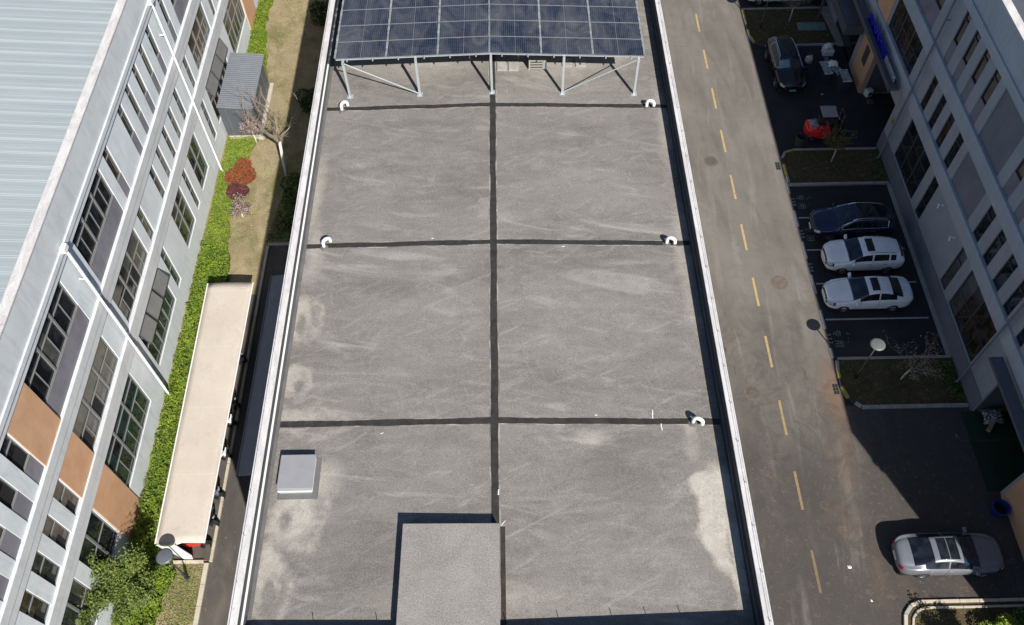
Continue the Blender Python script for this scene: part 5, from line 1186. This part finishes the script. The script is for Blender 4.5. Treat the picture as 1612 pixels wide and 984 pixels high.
def cover(name, poly, h, dens, size, m, lab_kind='stuff', edge=.25, mats=None, shares=None, gaps=.0, flat=.6):
    P = scatter(poly, dens); b = nz(P, 2.6); g = nz(P, 6.1, 3)
    if gaps: keep = g > -1+gaps; P, b, g = P[keep], b[keep], g[keep]
    z = h*(.55+.30*b+.25*g)*rng.uniform(.55, 1.0, len(P))+.02
    z = np.maximum(z, .02)
    o = leaf_mesh(name, np.column_stack([P, z]), size, m, mats=mats, shares=shares, flat=flat); return tag(o, kind='stuff')
wav = lambda y, a, b, k=0: a+b*math.sin(y*1.9+k)+b*.6*math.sin(y*4.3+k*2)
def strip_poly(xl, pts, j=.12):
    R = []
    for (x0, y0), (x1, y1) in zip(pts, pts[1:]):
        n = max(2, int(abs(y1-y0)/.25))
        for i in range(n): f = i/n; y = y0+(y1-y0)*f; R.append((x0+(x1-x0)*f+j*math.sin(y*3.1)*.6+j*math.sin(y*7.7)*.5, y))
    return [(xl, pts[0][1])]+R+[pts[-1], (xl, pts[-1][1])]
polyA = strip_poly(-18.35, [(-16.9,7.5),(-16.5,9.2),(-16.35,11.0),(-15.95,12.2),(-16.35,13.5),(-16.4,28.2),(-16.35,30.0),(-16.8,32.2)])
polyB = strip_poly(-18.35, [(-16.8,32.2),(-17.0,34.4),(-17.2,36.4),(-16.85,38.7),(-16.35,40.6),(-16.3,41.1)])
polyC = strip_poly(-18.4, [(-16.5,46.4),(-16.9,49),(-17.5,52.6),(-17.2,60)])
cover('ground_cover', polyA, .55, 620, .055, 'lf_lime', mats=['lf_lime','lf_mid','lf_dark'], shares=[.72,.18,.10])
cover('ground_cover', polyB, .30, 620, .045, 'lf_grass', mats=['lf_lime','lf_grass','lf_straw'], shares=[.5,.42,.08])
cover('ground_cover', polyC, .35, 500, .05, 'lf_grass', mats=['lf_lime','lf_grass','lf_dark'], shares=[.6,.35,.05])
def base_mat(name, a, b):
    t = NT(name); P = t.pos(); f = t.noise(P, 9, 5, .75, 1); t.out(t.mix(t.rmp(f, .38, .62), a, b), .95, 0, .1); t.bump(f, 1., .08); return t.m
M['undergrowth'] = base_mat('undergrowth', (.012,.018,.004), (.085,.125,.012))
M['turf_lime'] = base_mat('lime_turf', (.06,.09,.012), (.18,.235,.03))
for pl, m, z in ((polyA,'undergrowth',.10),(polyB,'turf_lime',.06),(polyC,'turf_lime',.06)):
    struct('planting_bed', sheet(pl, z), m)
# sparse grass tufts on verges
cover('grass', [(-16.3,5),(-14.72,5),(-14.72,12.9),(-16.3,12.9)], .07, 420, .035, 'lf_straw', mats=['lf_straw','lf_grass','lf_mid'], shares=[.35,.4,.25], gaps=.45)
cover('grass', [(-17.2,32.3),(-12.5,32.3),(-12.5,60),(-17.2,60)], .06, 75, .04, 'lf_straw', mats=['lf_straw','lf_grass','lf_mid'], shares=[.6,.2,.2], gaps=.7)
cover('grass', [(-14.6,32.3),(-9,32.3),(-9,37.8),(-13.8,37.8)], .25, 330, .06, 'lf_mid', mats=['lf_mid','lf_dark'], shares=[.5,.5], gaps=.35)
for pl in (islA, islB, islC): cover('grass', pl, .13, 120, .03, 'lf_dark', mats=['lf_dark','lf_straw','lf_mid'], shares=[.25,.6,.15], gaps=1.0)
cover('grass', [(22.6,36.3),(23.7,36.3),(23.7,38.9),(23.1,38.9)], .2, 260, .04, 'lf_mid', mats=['lf_dark','lf_mid'], shares=[.5,.5], gaps=.3)
cover('grass', [(22.9,20.7),(23.7,20.7),(23.7,23.2),(22.8,23.2)], .25, 300, .05, 'lf_mid', mats=['lf_dark','lf_mid'], shares=[.5,.5], gaps=.3)
cover('grass', [(17.9,6),(23.7,6),(23.7,10.1),(18.3,10.1)], .10, 120, .03, 'lf_straw', mats=['lf_straw','lf_mid','lf_grass'], shares=[.5,.3,.2], gaps=.8)

def bush(name, lab, cat, x, y, r, h, m, n, size, mats=None, shares=None, group=None, sy=1., z0=.0, stem=True, dens_top=.5):
    t = thing(name, lab, cat, (x,y,0), 0, group, True)
    K = max(5, int(r*10)); C_ = rng.normal(0, .45, (K, 3)); C_[:, 2] = rng.uniform(-.2, .8, K)
    pts = []
    for c in C_:
        k = n//K; d = rng.normal(0, 1, (k, 3)); d /= np.linalg.norm(d, axis=1, keepdims=True); rr = rng.uniform(.55, 1., (k, 1))**.5
        q = c*np.array([r*.72, r*sy*.72, h*.4])+d*rr*np.array([r*.58, r*.58*sy, h*.36]); pts.append(q)
    P = np.concatenate(pts); P[:, 2] = np.abs(P[:, 2]+h*.45); P[:, 0] += x; P[:, 1] += y; P[:, 2] += z0
    leaf_mesh('foliage', P, size, m, t, .8, mats, shares)
    if stem:
        mb = MB()
        for k in range(6):
            a = k*1.05; mb.tube([(x,y,0),(x+r*.3*math.cos(a),y+r*.3*math.sin(a),h*.4+z0),(x+r*.55*math.cos(a),y+r*.55*math.sin(a),h*.75+z0)], [.03,.02,.008], 5)
        mb.build('stems', 'bark', t)
    return t
bush('red_shrub', 'rounded bright red-leaved shrub in the lime ground cover', 'shrub', -16.72, 37.45, .92, .85, 'lf_red', 7500, .05, ['lf_red','lf_rust','lf_mid'], [.72,.2,.08], sy=1.25)
bush('purple_shrub', 'dark purple-leaved shrub just in front of the red one', 'shrub', -17.0, 36.05, .80, .6, 'lf_purple', 6000, .045, ['lf_purple','lf_rust'], [.88,.12])
bush('round_shrub', 'dark round shrub in the warehouse shadow level with the shed', 'shrub', -13.0, 43.6, 1.1, 1.3, 'lf_dark', 5200, .07, ['lf_dark','lf_mid'], [.85,.15], 'dark shrubs in the warehouse shadow')
bush('round_shrub', 'dark loose shrub in the warehouse shadow behind the bare tree', 'shrub', -13.2, 36.0, 1.1, .9, 'lf_mid', 5200, .07, ['lf_dark','lf_mid'], [.6,.4], 'dark shrubs in the warehouse shadow')
bush('round_shrub', 'dark shrub in the warehouse shadow near the alley end', 'shrub', -12.9, 34.0, .8, .7, 'lf_mid', 3400, .06, ['lf_dark','lf_mid'], [.6,.4], 'dark shrubs in the warehouse shadow')
bush('round_shrub', 'tall dark shrub in the warehouse shadow at the top of the verge', 'shrub', -13.2, 52.5, 1.0, 1.6, 'lf_dark', 4200, .07, ['lf_dark','lf_straw'], [.8,.2], 'dark shrubs in the warehouse shadow')
bush('leafy_shrub', 'bright yellow-green shrub in the bed below the silver car', 'shrub', 21.75, 9.0, .8, 1.0, 'lf_lime', 4200, .05, ['lf_lime','lf_grass'], [.7,.3], sy=.9)
bush('leafy_shrub', 'dark green hedge shrub at the building end of the bed below the silver car', 'shrub', 23.0, 9.4, .8, .6, 'lf_mid', 3600, .05, ['lf_dark','lf_mid'], [.6,.4])

def tree(name, lab, x, y, H, trunk_r, crown_r, m_tr, branches=7, leaves=0, lsize=.05, mats=None, shares=None, lean=(0,0), fork=.45, seed=1, twigs=3, group=None, droop=0., up=.8, z0=.06):
    rr = random.Random(seed); t = thing(name, lab, 'tree', (x,y,z0 if z0 else 0), 0, group, True)
    tp = Vector((x+lean[0]*fork, y+lean[1]*fork, z0+H*fork)); mid = Vector((x+lean[0]*fork*.3, y+lean[1]*fork*.4, z0+H*fork*.5))
    MB().tube([(x,y,z0-.05), mid, tp], [trunk_r, trunk_r*.85, trunk_r*.7], 9).build('trunk', m_tr, t, smooth=True)
    mb = MB(); tips = []
    def grow(p, d, L, r, lev):
        q = p; pts = [p]; n = 4
        for i in range(n):
            d = (d+Vector((rr.gauss(0,.16), rr.gauss(0,.16), rr.gauss(.04,.10)))).normalized(); q = q+d*L/n; pts.append(q)
        mb.tube(pts, [r*(1-.75*i/n) for i in range(n+1)], 6 if lev == 0 else 4)
        if lev < twigs:
            for k in range(3 if lev else 4):
                i = rr.randint(1, n); b = pts[i]; nd = (d+Vector((rr.gauss(0,.6), rr.gauss(0,.6), rr.gauss(.1,.35)))).normalized(); grow(b, nd, L*rr.uniform(.45,.68), r*(.55 if lev else .5), lev+1)
        tips.append(q); tips.append(pts[-2])
        if lev >= 1: tips.append(pts[2])
    for k in range(branches):
        a = 2*math.pi*k/branches+rr.uniform(-.3,.3); d = Vector((math.cos(a)*.75, math.sin(a)*.75, up)).normalized(); grow(tp-Vector((0,0,rr.uniform(0,.25)*H*fork*.5)), d, crown_r*rr.uniform(.8,1.15), trunk_r*.5, 0)
    mb.build('branches', m_tr if m_tr == 'bark' else 'bark', t)
    if leaves:
        T = np.array([tuple(q) for q in tips]); I = rng.integers(0, len(T), leaves); P = T[I]+rng.normal(0, crown_r*.085+.02, (leaves, 3)); P[:, 2] = np.maximum(P[:, 2], .2)
        leaf_mesh('crown', P, lsize, None, t, .9, mats, shares)
    return t
# bare tree with a leaning trunk in the verge
tree('bare_tree', 'bare leafless tree with a whitewashed forked trunk leaning over the verge', -14.02, 37.62, 6.4, .12, 2.5, 'trunk_white', 6, 0, lean=(.2,1.0), fork=.42, seed=4, twigs=3, z0=0, up=1.6)
tree('blossom_tree', 'small tree with pale pink blossom beside the metal shed', -16.35, 40.55, 2.4, .05, .75, 'trunk_white', 6, 800, .04, ['lf_pink','lf_purple','lf_straw'], [.72,.13,.15], seed=6, fork=.42, twigs=2, lean=(-.1,0), z0=0)
tree('blossom_tree', 'low blossoming twiggy shrub tree on the dry turf below the red shrub', -16.25, 34.25, 1.3, .04, .75, 'trunk_white', 6, 1300, .04, ['lf_pink','lf_purple','lf_mid'], [.5,.25,.25], seed=9, fork=.35, twigs=2, z0=0)
tree('broadleaf_tree', 'leafy green tree at the lower left between the factory wall and the lamp', -17.3, 11.0, 3.3, .10, 1.35, 'bark', 9, 19000, .05, ['lf_mid','lf_dark','lf_grass'], [.66,.18,.16], seed=12, fork=.42, twigs=3, z0=0)
tree('young_tree', 'young whitewashed tree with red-tipped green crown in the bed by the forklift', 20.53, 37.91, 2.7, .045, .75, 'trunk_white', 7, 1900, .045, ['lf_rust','lf_mid','lf_dark'], [.38,.30,.32], seed=15, fork=.5, twigs=2)
tree('young_tree', 'young whitewashed tree with sparse pinkish blossom in the bed below the parking bays', 20.66, 22.08, 2.9, .05, 1.1, 'trunk_white', 7, 620, .04, ['lf_pink','lf_mid','lf_purple'], [.4,.4,.2], seed=18, fork=.38, twigs=3, lean=(.5,.1))
tree('young_tree', 'young whitewashed tree with a thin bare crown in the far bed before the van', 20.62, 51.86, 3.0, .045, 1.0, 'trunk_white', 6, 350, .04, ['lf_straw','lf_dark'], [.6,.4], seed=21, fork=.42, twigs=3)
tree('broadleaf_tree', 'leafy tree in the near bed at the lower right, mostly out of frame', 20.2, 7.2, 3.0, .07, .95, 'bark', 7, 5200, .06, ['lf_mid','lf_dark'], [.6,.4], seed=24, fork=.45, twigs=2)

for o in bpy.data.objects:
    if '_w' in o: del o['_w']
